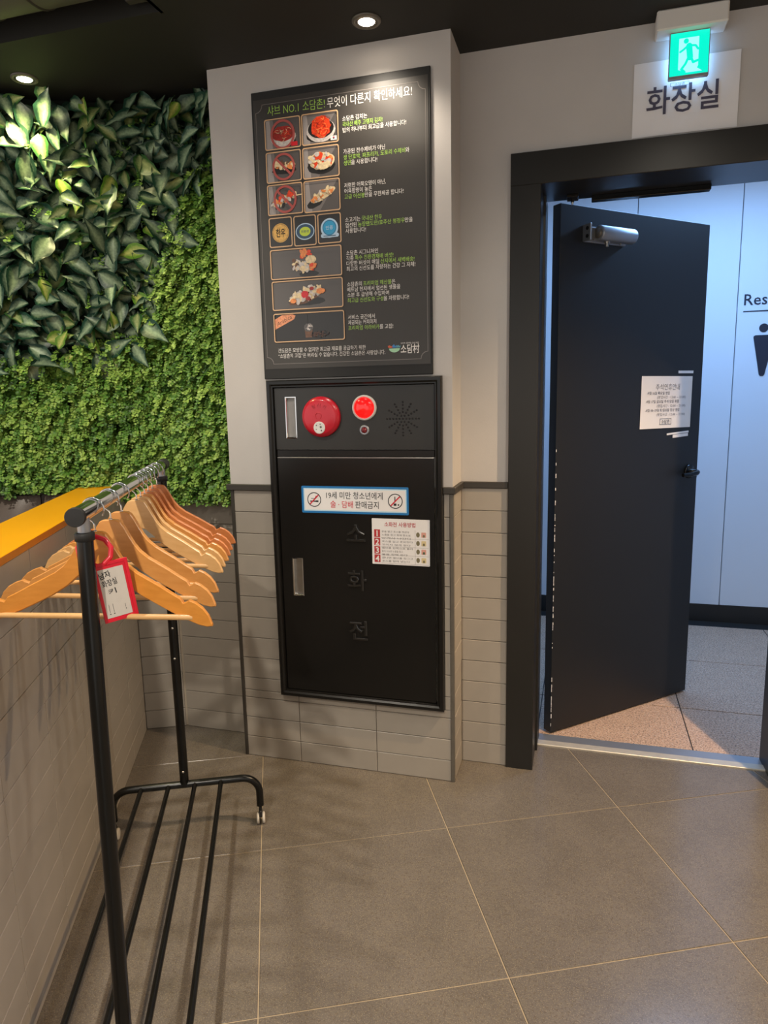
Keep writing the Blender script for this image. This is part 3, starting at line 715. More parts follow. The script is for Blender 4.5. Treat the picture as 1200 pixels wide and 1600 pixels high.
for ci, (x0, x1, z0, z1) in enumerate(cells):
    cx, cz, w, h = (x0+x1)/2, (z0+z1)/2, x1-x0, z1-z0
    mb = PB(PO); LIFT[0] = 0.0002
    mb.cm = DARK if ci in (6, 7, 8, 11) else GREY
    # background in a grid so that the print follows the sheet
    gx, gz = max(3, int(w/0.025)), 4; y = nxt()
    ro = rrect(x0, x1, z0, z1, 0.007); mb.flat(ro, y)
    if ci < 6: mb.cm = 20; mb.flat([(x0+0.004, z0+0.004), (x0+0.055, z0+0.004), (x1-0.010, z1-0.004), (x0+0.004, z1-0.004)] if ci % 2 else [(x0+0.004, z0+0.004), (x0+0.040, z0+0.004), (x0+0.030, z1-0.004), (x0+0.004, z1-0.004)], nxt()); mb.cm = PALE; mb.flat([(x0+0.004, z0+0.004), (x0+0.028, z0+0.004), (x0+0.018, z1-0.004), (x0+0.004, z1-0.004)], nxt())
    if ci == 0:
        blob(mb, DARK, cx+0.005, cz-0.028, 0.042, 0.014, 1, 0.03); blob(mb, BWL, cx, cz-0.012, 0.046, 0.030, 2, 0.03); blob(mb, KIM, cx, cz+0.000, 0.041, 0.024, 3, 0.06)
        strands(mb, [KIM, CHI, CRM, BRN], cx, cz-0.002, 0.034, 0.018, 34, 4); stop(mb, cx, cz-0.003, 0.044, False); mb.cm = RED; mb.flat(rect(cx+0.030, cx+0.052, z0+0.006, z0+0.019), nxt())
    elif ci == 1:
        blob(mb, DARK, cx, cz-0.022, 0.050, 0.020, 5, 0.03); blob(mb, BWL, cx+0.002, cz-0.006, 0.050, 0.036, 6, 0.02); blob(mb, DARK, cx+0.002, cz+0.000, 0.045, 0.030, 6, 0.02); blob(mb, CHI, cx+0.002, cz+0.006, 0.035, 0.034, 7, 0.09)
        strands(mb, [CHI, KIM, ORG, CHI], cx+0.002, cz+0.006, 0.031, 0.030, 60, 8)
        mb.cm = PAP; mb.flat(rect(cx+0.036, cx+0.058, z0+0.007, z0+0.020), nxt()); mb.cm = RED; mb.flat(circ(cx+0.047, z0+0.0145, 0.0032, n=12), nxt()); mb.cm = NAV; mb.flat(circ(cx+0.047, z0+0.0122, 0.0026, n=12), nxt())
    elif ci == 2:
        blob(mb, DARK, cx, cz-0.010, 0.044, 0.014, 9, 0.1); pile(mb, [ORG, CRM, CRM, BRN], cx, cz+0.004, 0.040, 0.009, 34, 0.009, 10, -0.05); stop(mb, cx, cz, 0.041)
    elif ci == 3:
        blob(mb, DARK, cx, cz-0.012, 0.050, 0.024, 11, 0.04); blob(mb, CRM, cx+0.002, cz+0.004, 0.046, 0.027, 12, 0.08); pile(mb, [ORG, CHI, CRM, BWL, CRM], cx, cz+0.006, 0.040, 0.022, 44, 0.009, 13); blob(mb, CRM, cx+0.012, cz-0.012, 0.024, 0.011, 14, 0.1, rot=0.2)
    elif ci == 4:
        pile(mb, [DARK, DARK, CRM], cx-0.025, cz-0.016, 0.020, 0.010, 12, 0.008, 16); pile(mb, [ORG, CHI, CRM, BWL], cx-0.002, cz+0.002, 0.048, 0.011, 44, 0.008, 15, 0.35)
        mb.cm = CRM; mb.flat([(cx+0.03, cz+0.006), (x1-0.004, cz+0.009), (x1-0.004, cz+0.012), (cx+0.03, cz+0.010)], nxt()); stop(mb, cx, cz, 0.042)
    elif ci == 5:
        blob(mb, DARK, cx-0.026, cz-0.020, 0.030, 0.014, 18, 0.08, rot=0.35); mb.cm = CRM; blob(mb, CRM, cx+0.002, cz+0.002, 0.048, 0.014, 19, 0.06, rot=0.42); pile(mb, [CRM, CRM, ORG, BWL], cx+0.002, cz+0.004, 0.044, 0.012, 46, 0.007, 20, 0.42)
    elif ci == 6:
        mb.cm = GSE; mb.flat(circ(cx, cz-0.002, 0.031, n=32), nxt()); mb.cm = BRN; mb.ring(circ(cx, cz-0.002, 0.0285, n=32), circ(cx, cz-0.002, 0.0275, n=32), nxt()); put_text(mb, [('한우', INK)], cx, cz-0.013, 0.024, nxt(), 0.034, 'C', bold=0.02)
    elif ci == 7:
        mb.cm = PBL; mb.flat(circ(cx, cz-0.003, 0.034, 0.027, n=32), nxt()); mb.cm = NAV; mb.flat(circ(cx, cz-0.003, 0.031, 0.0235, n=32), nxt()); mb.cm = LIM; mb.flat(circ(cx, cz-0.003, 0.020, 0.015, n=28), nxt()); put_text(mb, [('친환경', NAV)], cx, cz-0.006, 0.007, nxt(), 0.028, 'C', bold=0.01)
    elif ci == 8:
        mb.cm = PBL; mb.flat(circ(cx, cz+0.001, 0.031, n=32), nxt()); mb.flat(rrect(cx-0.031, cx+0.033, cz-0.029, cz-0.016, 0.006), nxt()); mb.cm = CYA; mb.flat(circ(cx, cz+0.002, 0.025, n=32), nxt()); mb.cm = NAV; mb.ring(circ(cx, cz+0.002, 0.0235, n=32), circ(cx, cz+0.002, 0.022, n=32), nxt())
        put_text(mb, [('인증', PBL)], cx, cz-0.003, 0.011, nxt(), 0.026, 'C', bold=0.01); mb.cm = NAV; mb.flat(rect(cx-0.022, cx+0.022, cz-0.025, cz-0.0225), nxt())
    elif ci == 9:
        blob(mb, DARK, cx+0.01, cz-0.036, 0.036, 0.010, 22, 0.03); pile(mb, [ORG, CHI, ORG], cx+0.000, cz+0.030, 0.018, 0.012, 16, 0.009, 23); blob(mb, CRM, cx+0.018, cz+0.010, 0.019, 0.014, 24, 0.06); pile(mb, [BRN, CRM, BWL], cx-0.036, cz-0.002, 0.013, 0.017, 18, 0.008, 25)
        pile(mb, [CRM, BWL, CRM], cx-0.008, cz-0.014, 0.019, 0.017, 26, 0.008, 26); pile(mb, [CHI, ORG], cx+0.024, cz-0.016, 0.012, 0.011, 14, 0.007, 27)
    elif ci == 10:
        blob(mb, DARK, cx-0.004, cz-0.022, 0.070, 0.014, 28, 0.04); blob(mb, BRN, cx-0.006, cz-0.006, 0.066, 0.021, 29, 0.06, rot=0.30); pile(mb, [CRM, BWL, BWL, CRM], cx-0.006, cz+0.002, 0.058, 0.020, 70, 0.009, 30, 0.30)
        blob(mb, RED, cx-0.008, cz+0.000, 0.014, 0.012, 31, 0.1); blob(mb, KIM, cx+0.003, cz-0.014, 0.009, 0.007, 32, 0.1); blob(mb, ORG, cx-0.052, cz-0.020, 0.011, 0.008, 33, 0.1); blob(mb, KIM, cx+0.017, cz+0.018, 0.008, 0.006, 34, 0.1); blob(mb, ORG, cx+0.050, cz+0.008, 0.016, 0.009, 35, 0.15)
    else:
        mb.cm = WOO; mb.flat([(x0+0.004, cz-0.004), (x0+0.076, cz+0.028), (x0+0.082, cz+0.040), (x0+0.070, z1-0.004), (x0+0.034, z1-0.004), (x0+0.004, cz+0.030)], nxt()); put_text(mb, [('Arabica', BRN)], x0+0.012, cz+0.006, 0.016, nxt(), 0.062, 'L', rot=0.42, shear=0.25)
        mb.cm = BRN; mb.flat([(cx-0.014, cz-0.036), (cx+0.010, cz-0.036), (cx+0.013, cz+0.0), (cx-0.017, cz+0.0)], nxt()); blob(mb, GREY, cx-0.002, cz-0.002, 0.017, 0.014, 36, 0.05); pile(mb, [BWL, PALE, GREY], cx-0.002, cz+0.000, 0.013, 0.010, 14, 0.005, 37)
        mb.cm = DARK; mb.flat([(cx-0.005, cz+0.008), (cx-0.003, cz+0.008), (cx-0.005, cz+0.042), (cx-0.007, cz+0.042)], nxt()); pile(mb, [BEA, BEA, BRN, DARK], cx+0.040, cz-0.026, 0.032, 0.009, 70, 0.004, 38)
    mb.build('photo_print', M_ph, po)
    mb = PB(PO); mb.ring(rrect(x0, x1, z0, z1, 0.007), rrect(x0+0.0034, x1-0.0034, z0+0.0034, z1-0.0034, 0.005), 0.0040 if LIFT[0] > 0.0038 else LIFT[0]+0.0002)
    mb.build('photo_border', M_gold, po)
# thin border line with notched corners
def notched(x0, x1, z0, z1, r):
    o = []
    for cx, cz, a in ((x1, z0, 180), (x1, z1, 270), (x0, z1, 0), (x0, z0, 90)):
        for k in range(5):
            t = math.radians(a - 90*k/4); o.append((cx+r*math.cos(t), cz+r*math.sin(t)))
    return o
mb = PB(PO)
def densify(pl, st=0.03):
    o = []
    for a, b in zip(pl, pl[1:]+pl[:1]):
        n = max(1, int(math.hypot(b[0]-a[0], b[1]-a[1])/st))
        for k in range(n): o.append((a[0]+(b[0]-a[0])*k/n, a[1]+(b[1]-a[1])*k/n))
    return o
A_ = notched(0.178, 0.762, 1.519, 2.368, 0.024); B_ = notched(0.1798, 0.7602, 1.5208, 2.3662, 0.024)
def pair(a, b, st=0.03):
    oa, ob = [], []
    m = len(a)
    for i in range(m):
        j = (i+1) % m; n = max(1, int(math.hypot(a[j][0]-a[i][0], a[j][1]-a[i][1])/st))
        for k in range(n):
            oa.append((a[i][0]+(a[j][0]-a[i][0])*k/n, a[i][1]+(a[j][1]-a[i][1])*k/n)); ob.append((b[i][0]+(b[j][0]-b[i][0])*k/n, b[i][1]+(b[j][1]-b[i][1])*k/n))
    return oa, ob
oa, ob = pair(A_, B_); mb.ring(oa, ob, 0.0004); mb.build('border_line', M_linegrey, po)
TW, TG = 0, 1
mb = PB(PO)
put_text(mb, [('샤브 NO.1 소담촌!', TG)], 0.222, 2.332, 0.028, 0.0005, 0.204, bold=-0.006)
put_text(mb, [('무엇이 다른지 확인하세요!', TW)], 0.434, 2.331, 0.028, 0.0005, 0.284, bold=-0.002)
mb.build('lettering', [M_tw, M_tg], po)
blocks = [
 [([('소담촌 김치는', 0)], 2.284, 0.084), ([('국내산 배추 고랭지 김치!', 1)], 2.2665, 0.135), ([('밥의 하나부터 최고급을 사용합니다!', 0)], 2.249, 0.213)],
 [([('가공된 전수제비가 아닌', 0)], 2.184, 0.142), ([('생 단호박, 파프리카, 도토리 수제비', 1), ('와', 0)], 2.1665, 0.222), ([('생면', 1), ('을 사용합니다!', 0)], 2.149, 0.115)],
 [([('저렴한 어묵오뎅이 아닌,', 0)], 2.080, 0.142), ([('어육함량이 높은', 0)], 2.0625, 0.095), ([('고급 어선봉', 1), ('만을 무한제공 합니다!', 0)], 2.045, 0.201)],
 [([('소고기는 ', 0), ('국내산 한우', 1)], 1.973, 0.127), ([('엄선된 ', 0), ('농장팬도만/호주산 청정우', 1), ('만을', 0)], 1.9555, 0.230), ([('사용합니다!', 0)], 1.938, 0.071)],
 [([('소담촌 시그니처인', 0)], 1.868, 0.111), ([('각종 ', 0), ('특수 친환경재배 버섯!', 1)], 1.851, 0.163), ([('다양한 버섯이 매일 ', 0), ('산지에서 새벽배송!', 1)], 1.834, 0.234), ([('최고의 신선도를 자랑하는 건강 그 자체!', 0)], 1.817, 0.237)],
 [([('소담촌의 ', 0), ('프리미엄 해산물', 1), ('은', 0)], 1.767, 0.168), ([('베트남 현지에서 엄선된 생물을', 0)], 1.750, 0.185), ([('소분 후 급냉해 수입하여', 0)], 1.7325, 0.146), ([('최고급 신선도와 구성', 1), ('을 자랑합니다!', 0)], 1.715, 0.214)],
 [([('서비스 공간에서', 0)], 1.660, 0.095), ([('제공되는 커피마저', 0)], 1.6425, 0.100), ([('프리미엄 아라비카', 1), ('를 고집!', 0)], 1.6245, 0.158)],
]
for bl in blocks:
    mb = PB(PO)
    for segs, z, w in bl: put_text(mb, segs, 0.485, z, 0.0135, 0.0005, w, bold=0.002)
    mb.build('lettering', [M_tw, M_tg], po)
mb = PB(PO); put_text(mb, [('건도담은 모방할 수 없지만 최고급 재료를 공급하기 위한', 0)], 0.222, 1.559, 0.0135, 0.0005, 0.323, bold=0.0)
put_text(mb, [('“소담촌의 고집”은 버리실 수 없습니다. 건강한 소담촌은 사랑입니다.', 0)], 0.222, 1.5405, 0.0135, 0.0005, 0.392, bold=0.0); mb.build('lettering', [M_tw, M_tg], po)
mb = PB(PO); put_text(mb, [('소담村', 0)], 0.668, 1.542, 0.026, 0.0005, 0.064, bold=0.010); put_text(mb, [('우리가 사랑하는 음식 마을', 0)], 0.668, 1.5705, 0.0050, 0.0005, 0.062)
# bowl-shaped emblem
cx, cz = 0.646, 1.556
bow = [(cx+0.019*math.cos(math.radians(a)), cz+0.001+0.013*math.sin(math.radians(a))) for a in range(180, 361, 15)]
mb.cm = 2; mb.flat(bow, 0.0005)
for k, (dx, mi) in enumerate(((-0.012, 3), (0.0, 4), (0.012, 5))):
    mb.cm = mi; mb.flat([(cx+dx-0.008, cz+0.003), (cx+dx+0.008, cz+0.003), (cx+dx*1.25+0.008, cz+0.010+(0.003 if k == 1 else 0)), (cx+dx*1.25+0.003, cz+0.008), (cx+dx*1.25-0.001, cz+0.012+(0.003 if k == 1 else 0)), (cx+dx*1.25-0.008, cz+0.009)], 0.0006)
mb.build('emblem', [M_tw, M_tg, mat('print_mint', '#a9d8b0', 0.4), mat('print_coral', '#d2603c', 0.4), mat('print_skyblue', '#3f86c4', 0.4), mat('print_teal', '#5a98a8', 0.4)], po)

# ------------------------------------------------------------------ fire hydrant cabinet
HB = (0.490, 0, 0.277)
hc = thing('hydrant_cabinet', 'black metal fire hydrant cabinet recessed in the pillar under the poster', 'cabinet', PF @ Matrix.Translation(HB))
mb = MB(HB); mb.frame(0.172, 0.808, 0.277, 1.463, [(0, 0.004), (0, -0.018), (0.004, -0.023), (0.014, -0.023), (0.020, -0.018), (0.024, -0.018), (0.027, -0.006), (0.027, 0.004)]); mb.build('frame', M_cab, hc)
def plate_hole(mb, x0, x1, z0, z1, h, y, dep):
    a, b, c, d = h; o = rect(x0, x1, z0, z1); i = rect(a, b, c, d)
    vs = [(x, y, z) for x, z in o+i] + [(x, y+dep, z) for x, z in i] + [(x, y+0.006, z) for x, z in o]
    fs = []
    for k in range(4):
        q = (k+1) % 4; fs += [(k, q, q+4, k+4), (k+4, q+4, q+8, k+8), (k+12, q+12, q, k)]
    mb.add(vs, fs)
UPX = (0.1995, 0.7805)
h1 = (0.2440, 0.2770, 1.262, 1.400); h2 = (0.2465, 0.2795, 0.680, 0.815)
mb = MB(HB); plate_hole(mb, UPX[0], UPX[1], 1.218, 1.4355, h1, -0.010, 0.012); upper = mb.build('upper_panel', M_cabp, hc)
mb = MB(HB); mb.bevbox(UPX[0], UPX[1], -0.009, 0.002, 1.192, 1.2165, 0.0015); mb.build('divider_bar', M_cab, hc)
mb = MB(HB); plate_hole(mb, UPX[0]+0.002, UPX[1]-0.002, 0.306, 1.190, h2, -0.012, 0.013); cdoor = mb.build('door', M_cab, hc)
mb = MB(HB); mb.bevbox(UPX[0]+0.002, UPX[1]-0.002, -0.0128, -0.0115, 1.1875, 1.1905, 0.0005); tag(mb.build('edge_strip', M_steel, cdoor), 'thin steel strip along the top edge of the door')  # thin steel strip along the top of the cabinet door
def pull(h, y, dep, parent):
    a, b, c, d = h
    mb = MB(HB); mb.frame(a-0.005, b+0.005, c-0.005, d+0.005, [(0, y+0.001), (0.0005, y-0.0015), (0.004, y-0.002), (0.0055, y), (0.0075, y+dep-0.001)])
    q = mb.build('recessed_pull', M_chrome, parent); tag(q, 'chrome recessed pull')
    mb = MB(HB); mb.bevbox(a, b, y+dep-0.002, y+dep, c, d, 0.0004); mb.build('pull_back', M_steel, q)
pull(h1, -0.010, 0.012, upper); pull(h2, -0.012, 0.013, cdoor)
# alarm bell push
BX, BZ = 0.3775, 1.333
mb = MB(HB); mb.lathe((BX, -0.010, BZ), (0, -1, 0), [(0.0705, 0), (0.0705, 0.010), (0.069, 0.013), (0.060, 0.021), (0.057, 0.0225), (0.030, 0.0235), (0.0, 0.0240)], 48)
bell = mb.build('alarm_call_point', M_red, hc); tag(bell, 'round red alarm call point')
mb = MB(HB); mb.lathe((BX-0.002, -0.0335, BZ-0.037), (0, -1, 0), [(0.0215, 0), (0.0195, 0.0015), (0.018, 0.0012), (0.0, 0.0012)], 28); pk = mb.build('white_button', M_white, bell); tag(pk, 'white button with dark dots')
mb = MB(HB)
for dx, dz, r in ((0.006, 0.002, 0.004), (-0.010, 0.008, 0.0022), (0.004, 0.012, 0.002), (0.008, -0.010, 0.0028), (-0.011, -0.006, 0.0018)): mb.cyl((BX-0.002+dx, -0.0345, BZ-0.037+dz), (BX-0.002+dx, -0.0352, BZ-0.037+dz), r, n=12)
mb.build('button_dots', M_trimg, bell)
mb = MB(HB)
for k, ch in enumerate('발신기'):
    a = math.radians(112 - 24*k); put_text(mb, ch, BX-0.003+0.042*math.cos(a), BZ-0.008+0.042*math.sin(a), 0.013, -0.0338, None, 'C', extrude=0.05, rot=a-math.pi/2)
ar = [(BX-0.004+0.011*math.cos(math.radians(a)), -0.0340, BZ+0.004+0.011*math.sin(math.radians(a))) for a in range(-60, 241, 20)]
mb.tube(ar, 0.0016, 6); mb.build('raised_lettering', M_red, bell)
# indicator lamp and led
LX_, LZ_ = 0.536, 1.362
mb = MB(HB); mb.lathe((LX_, -0.010, LZ_), (0, -1, 0), [(0.0435, 0), (0.0435, 0.006), (0.041, 0.010), (0.037, 0.010), (0.036, 0.006)], 40); il = mb.build('indicator_lamp', M_white, hc); tag(il, 'red indicator lamp in a white ring')
mb = MB(HB); mb.lathe((LX_, -0.016, LZ_), (0, -1, 0), [(0.0365, 0), (0.035, 0.006), (0.029, 0.013), (0.019, 0.018), (0.008, 0.0205), (0, 0.021)], 40); mb.build('red_dome', M_lampred, il)
mb = MB(HB); mb.lathe((0.534, -0.010, 1.285), (0, -1, 0), [(0.018, 0), (0.018, 0.003), (0.015, 0.006), (0.0105, 0.006), (0.010, 0.003)], 28); led = mb.build('small_lamp', M_alu, hc); tag(led, 'small dark red lamp in a metal ring')
mb = MB(HB); mb.lathe((0.534, -0.013, 1.285), (0, -1, 0), [(0.0103, 0), (0.009, 0.005), (0.005, 0.008), (0, 0.009)], 20); mb.build('red_lens', M_ledred, led)
# sounder holes
mb = MB(HB)
for r, n_ in ((0.0, 1), (0.012, 6), (0.023, 12), (0.034, 12), (0.046, 12), (0.056, 12)):
    for k in range(n_):
        a = 2*math.pi*k/max(n_, 1); mb.lathe((0.672+r*math.cos(a), -0.0101, 1.323+r*math.sin(a)), (0, -1, 0), [(0.0036, 0), (0.0036, 0.0004), (0.0, 0.0004)], 8)
sh = mb.build('sounder_holes', M_ink, hc); tag(sh, 'ring pattern of small black sounder holes', kind='stuff')
# embossed lettering
for ch, z in (('소', 0.888), ('화', 0.716), ('전', 0.528)):
    mb = MB(HB); put_text(mb, ch, 0.493, z, 0.064, -0.0125, 0.072, 'C', bold=-0.008, extrude=0.05, bevel=0.03); tag(mb.build('embossed_lettering', mat('cabinet_gloss_black', '#1c1b1a', 0.14, coat=0.6), cdoor), 'embossed black Korean letter')

# stickers on the cabinet door
SO = (0.489, -0.0125, 0.990)
ws = thing('age_limit_sticker', 'blue-edged white sticker with no-smoking and no-alcohol symbols on the cabinet', 'sticker', PF @ Matrix.Translation(SO))
mb = MB(SO); mb.prism(rrect(0.290, 0.688, 0.990, 1.0875, 0.004), -0.0140, -0.0122); mb.build('backing', M_blue, ws)
mb = MB(SO); mb.flat(rect(0.298, 0.681, 0.9975, 1.080), -0.0142); mb.build('pale_rim', M_bluel, ws)
mb = MB(SO); mb.flat(rect(0.302, 0.677, 1.0015, 1.076), -0.0144); mb.build('face', M_paper, ws)
mb = MB(SO); put_text(mb, '19세 미만 청소년에게', 0.490, 1.045, 0.0225, -0.0147, 0.210, 'C', bold=0.004)
put_text(mb, [('술 · 담배', 1), (' 판매금지', 0)], 0.490, 1.0125, 0.0225, -0.0147, 0.180, 'C', bold=0.006); mb.build('lettering', [M_ink, M_inkred], ws)
for kx, kind_ in ((0.3385, 0), (0.6405, 1)):
    mb = MB(SO); cz = 1.0385; y = -0.0147
    mb.ring(circ(kx, cz, 0.0265, n=36), circ(kx, cz, 0.0235, n=36), y)
    if kind_ == 0:
        mb.flat(rect(kx-0.016, kx+0.016, cz-0.008, cz-0.004), y); mb.flat(rect(kx+0.006, kx+0.016, cz-0.009, cz-0.003), y-0.0001); mb.flat(rect(kx-0.012, kx+0.004, cz+0.003, cz+0.005), y)
    else:
        mb.flat([(kx-0.003, cz-0.004), (kx+0.001, cz-0.004), (kx, cz+0.016), (kx-0.003, cz+0.016)], y); mb.flat(rect(kx-0.006, kx+0.004, cz-0.016, cz-0.008), y); mb.flat(circ(kx+0.011, cz-0.013, 0.003, n=10), y)
    mb.cm = 1; d = 0.0165; w = 0.0016
    mb.flat([(kx-d-w, cz-d+w), (kx-d+w, cz-d-w), (kx+d+w, cz+d-w), (kx+d-w, cz+d+w)], y-0.0002)
    if kind_ == 0: mb.flat([(kx+0.002, cz+0.004), (kx+0.005, cz+0.003), (kx+0.011, cz+0.013), (kx+0.007, cz+0.014)], y-0.0002)
    mb.build('prohibition_symbol', [M_ink, M_inkred], ws)
IO = (0.656, -0.0125, 0.811)
ins = thing('instruction_sticker', 'white sticker with red numbered hydrant instructions on the cabinet door', 'sticker', PF @ Matrix.Translation(IO) @ Matrix.Rotation(math.radians(0.3), 4, 'Y'))
mb = MB(IO); mb.prism(rrect(0.552, 0.761, 0.811, 0.9755, 0.002), -0.0136, -0.0122); mb.build('face', M_paper, ins)
mb = MB(IO); y = -0.0139; put_text(mb, '소화전 사용방법', 0.654, 0.949, 0.0145, y, 0.112, 'C', bold=0.012)
M_inkred2 = mat('ink_dark_red', '#b8343a', 0.7)
mb.build('heading', M_inkred2, ins)
for k in range(4):
    mb = MB(IO); z1_ = 0.9365-k*0.0303; mb.flat(rect(0.560, 0.582, z1_-0.0275, z1_), y); mb.build('red_block', M_inkred2, ins)
mb = MB(IO)
for k in range(4): put_text(mb, str(k+1), 0.571, 0.9365-k*0.0303-0.0245, 0.0235, y-0.0003, None, 'C', bold=0.02)
mb.build('numerals', M_paper, ins)
mb = MB(IO)
rnd = random.Random(5)
lines_ = ['문을 열고 호스를 꺼낸다', '노즐을 잡고 화재 장소로', '당겨서 나간다', '호스를 잡고 준비한다', '꼬이지 않게 편다', '밸브를 왼쪽으로 돌려', '물이 나오면 노즐을 잡고', '불을 향해 쏜다', '끝나면 밸브를 잠그고', '호스를 말려 넣는다']
for k, t in enumerate(lines_): put_text(mb, t, 0.588, 0.927-k*0.0118, 0.0062, y, rnd.uniform(0.075, 0.115))
mb.flat(rect(0.7085, 0.7092, 0.815, 0.938), y)
for k in range(4): mb.flat(rect(0.586, 0.757, 0.9065-k*0.0303-0.0006, 0.9065-k*0.0303), y)
mb.build('fine_print', M_inkg, ins)
mb = MB(IO)
for k in range(4):
    cz = 0.922-k*0.0303; mb.cm = 0; mb.flat(circ(0.719, cz, 0.0065, 0.009, 14), y)
    mb.cm = 1 if k in (0, 2) else 2; mb.flat(rrect(0.731, 0.748, cz-0.009, cz+0.009, 0.002), y)
    mb.cm = 3 if k == 2 else 0; mb.flat(circ(0.740, cz-0.004, 0.004, 0.005, 12), y-0.0002)
mb.build('small_drawings', [mat('drawing_olive', '#7a7258', 0.8), mat('drawing_pink', '#d8a092', 0.8), mat('drawing_straw', '#d9c79a', 0.8), mat('drawing_green', '#4f6048', 0.8)], ins)

# ------------------------------------------------------------------ recessed ceiling lights (with their lamps)
def downlight(mw_xyz, label, power=P_DOWN, col=(1.0, 0.80, 0.60), glow=30.0, mtrim=None, visible=True, spot=True, blend=0.7, cone=120, rad=0.03):
    loc = Matrix.Translation(mw_xyz)
    t = thing('ceiling_downlight', label, 'ceiling light', loc, 'recessed ceiling downlights')
    mb = MB(); mb.lathe((0, 0, 0), (0, 0, -1), [(0.044, 0), (0.044, 0.003), (0.041, 0.006), (0.034, 0.006), (0.031, 0.002)], 40); mb.build('ring', mtrim or M_trimg, t)
    mb = MB(); mb.lathe((0, 0, -0.0045), (0, 0, -1), [(0.031, -0.003), (0.028, 0.001), (0.026, 0.001), (0.025, 0.0)], 32); mb.build('inner_ring', M_steel, t)
    k = 'lamp_face_%.1f' % glow
    mb = MB(); mb.lathe((0, 0, -0.0005), (0, 0, -1), [(0.028, 0), (0.024, 0.004), (0.0, 0.006)], 32); mb.build('lamp_face', mat(k, '#fff2dc', 0.3, emit=(1.0, 0.86, 0.68), estr=glow), t)
    ld = bpy.data.lights.new('downlight_lamp', 'SPOT' if spot else 'POINT'); ld.energy = power; ld.color = col; ld.shadow_soft_size = rad
    if spot: ld.spot_size = math.radians(cone); ld.spot_blend = blend
    lo = bpy.data.objects.new('downlight_lamp', ld); COL.objects.link(lo); lo.parent = t; lo.location = (0, 0, -0.04)
    return t
downlight(p2w(0.609, -0.125, CEIL), 'lit recessed downlight in the black ceiling above the pillar poster', 13, col=(1.0, 0.88, 0.72), cone=130)
downlight(p2w(-0.618, -0.149, CEIL), 'lit recessed downlight in the black ceiling above the leafy plants', 17, col=(1.0, 0.90, 0.42), cone=130)
downlight(p2w(2.14, -0.35, CEIL), 'lit recessed downlight out of view in front of the door', 215, rad=0.012, col=(1.0, 0.70, 0.40))
# two downlights placed from the shadows, then two added behind the camera for fill
for q, e, lb in ((t2w(-0.66, -0.60), 92, 'lit recessed downlight out of view, over the yellow-capped partition'), (t2w(1.05, -0.75), 30, 'lit recessed downlight out of view, over the middle of the floor'), (t2w(-0.6, -2.3), 165, 'added fill downlight, unseen behind the camera, on the partition side'), (t2w(1.4, -2.5), 45, 'added fill downlight, unseen behind the camera, on the door side')):
    zc = CEIL
    pq = w2p(q)
    if pq.x < 0.056 and pq.y < -0.36: zc = 2.75
    downlight((q.x, q.y, zc), lb, e, col=(1.0, 0.91, 0.77), rad=0.032, cone=150)
# invented ceiling panel that supplies the cool daylight behind the door
pl = thing('added_daylight_panel', 'added ceiling panel standing in for daylight in the room behind the door', 'ceiling light', PF @ Matrix.Translation((1.9, 1.25, 2.62)))
mb = MB(); mb.bevbox(-0.62, 0.62, -0.22, 0.22, -0.03, 0, 0.004); mb.build('housing', M_white, pl)
mb = MB(); mb.box(-0.6, 0.6, -0.2, 0.2, -0.032, -0.030); mb.build('diffuser', mat('daylight_diffuser', '#eef4ff', 0.5, emit=(0.55, 0.75, 1.0), estr=6), pl)
ld = bpy.data.lights.new('added_daylight_lamp', 'AREA'); ld.shape = 'RECTANGLE'; ld.size = 1.2; ld.size_y = 0.4; ld.energy = P_REST; ld.color = (0.20, 0.48, 1.0)
lo = bpy.data.objects.new('added_daylight_lamp', ld); COL.objects.link(lo); lo.parent = pl; lo.location = (0, 0, -0.04)

# ------------------------------------------------------------------ duct and bracket in the ceiling slot
dc = thing('ventilation_duct', 'grey round ventilation duct in the dark ceiling slot at upper left', 'duct', PF @ Matrix.Translation((-1.5, -0.52, 2.49)))
OFF = (-1.5, -0.52, 2.49)
mb = MB(OFF); mb.tube([(-3.1, -0.52, 2.625), (-0.03, -0.52, 2.625)], 0.13, 40); mb.build('duct_pipe', M_duct, dc)
for s_ in (-2.6, -1.9, -1.2, -0.86, -0.60, -0.42, -0.24):
    mb = MB(OFF); mb.lathe((s_, -0.52, 2.625), (1, 0, 0), [(0.130, -0.006), (0.1335, -0.003), (0.1335, 0.003), (0.130, 0.006)], 40); mb.build('seam', M_trim, dc)
cb = thing('ceiling_bracket', 'small dark bracket with a white label at the corner of the ceiling slot', 'bracket', PF @ Matrix.Translation((0.03, -0.40, 2.53)))
mb = MB(); mb.bevbox(-0.05, 0.024, -0.012, 0.012, -0.01, 0.09, 0.002); mb.build('plate', M_trim, cb)
mb = MB(); mb.box(-0.045, -0.018, -0.0135, -0.012, 0.0, 0.008); tag(mb.build('label', M_white, cb), 'white label')
mb = MB(); mb.bevbox(0.0, 0.020, -0.030, -0.012, 0.02, 0.06, 0.002); tag(mb.build('clip', mat('copper_clip', '#8a6f5e', 0.5), cb), 'brown clip')

# ------------------------------------------------------------------ plants on the wall
rng = np.random.default_rng(11); random.seed(11)
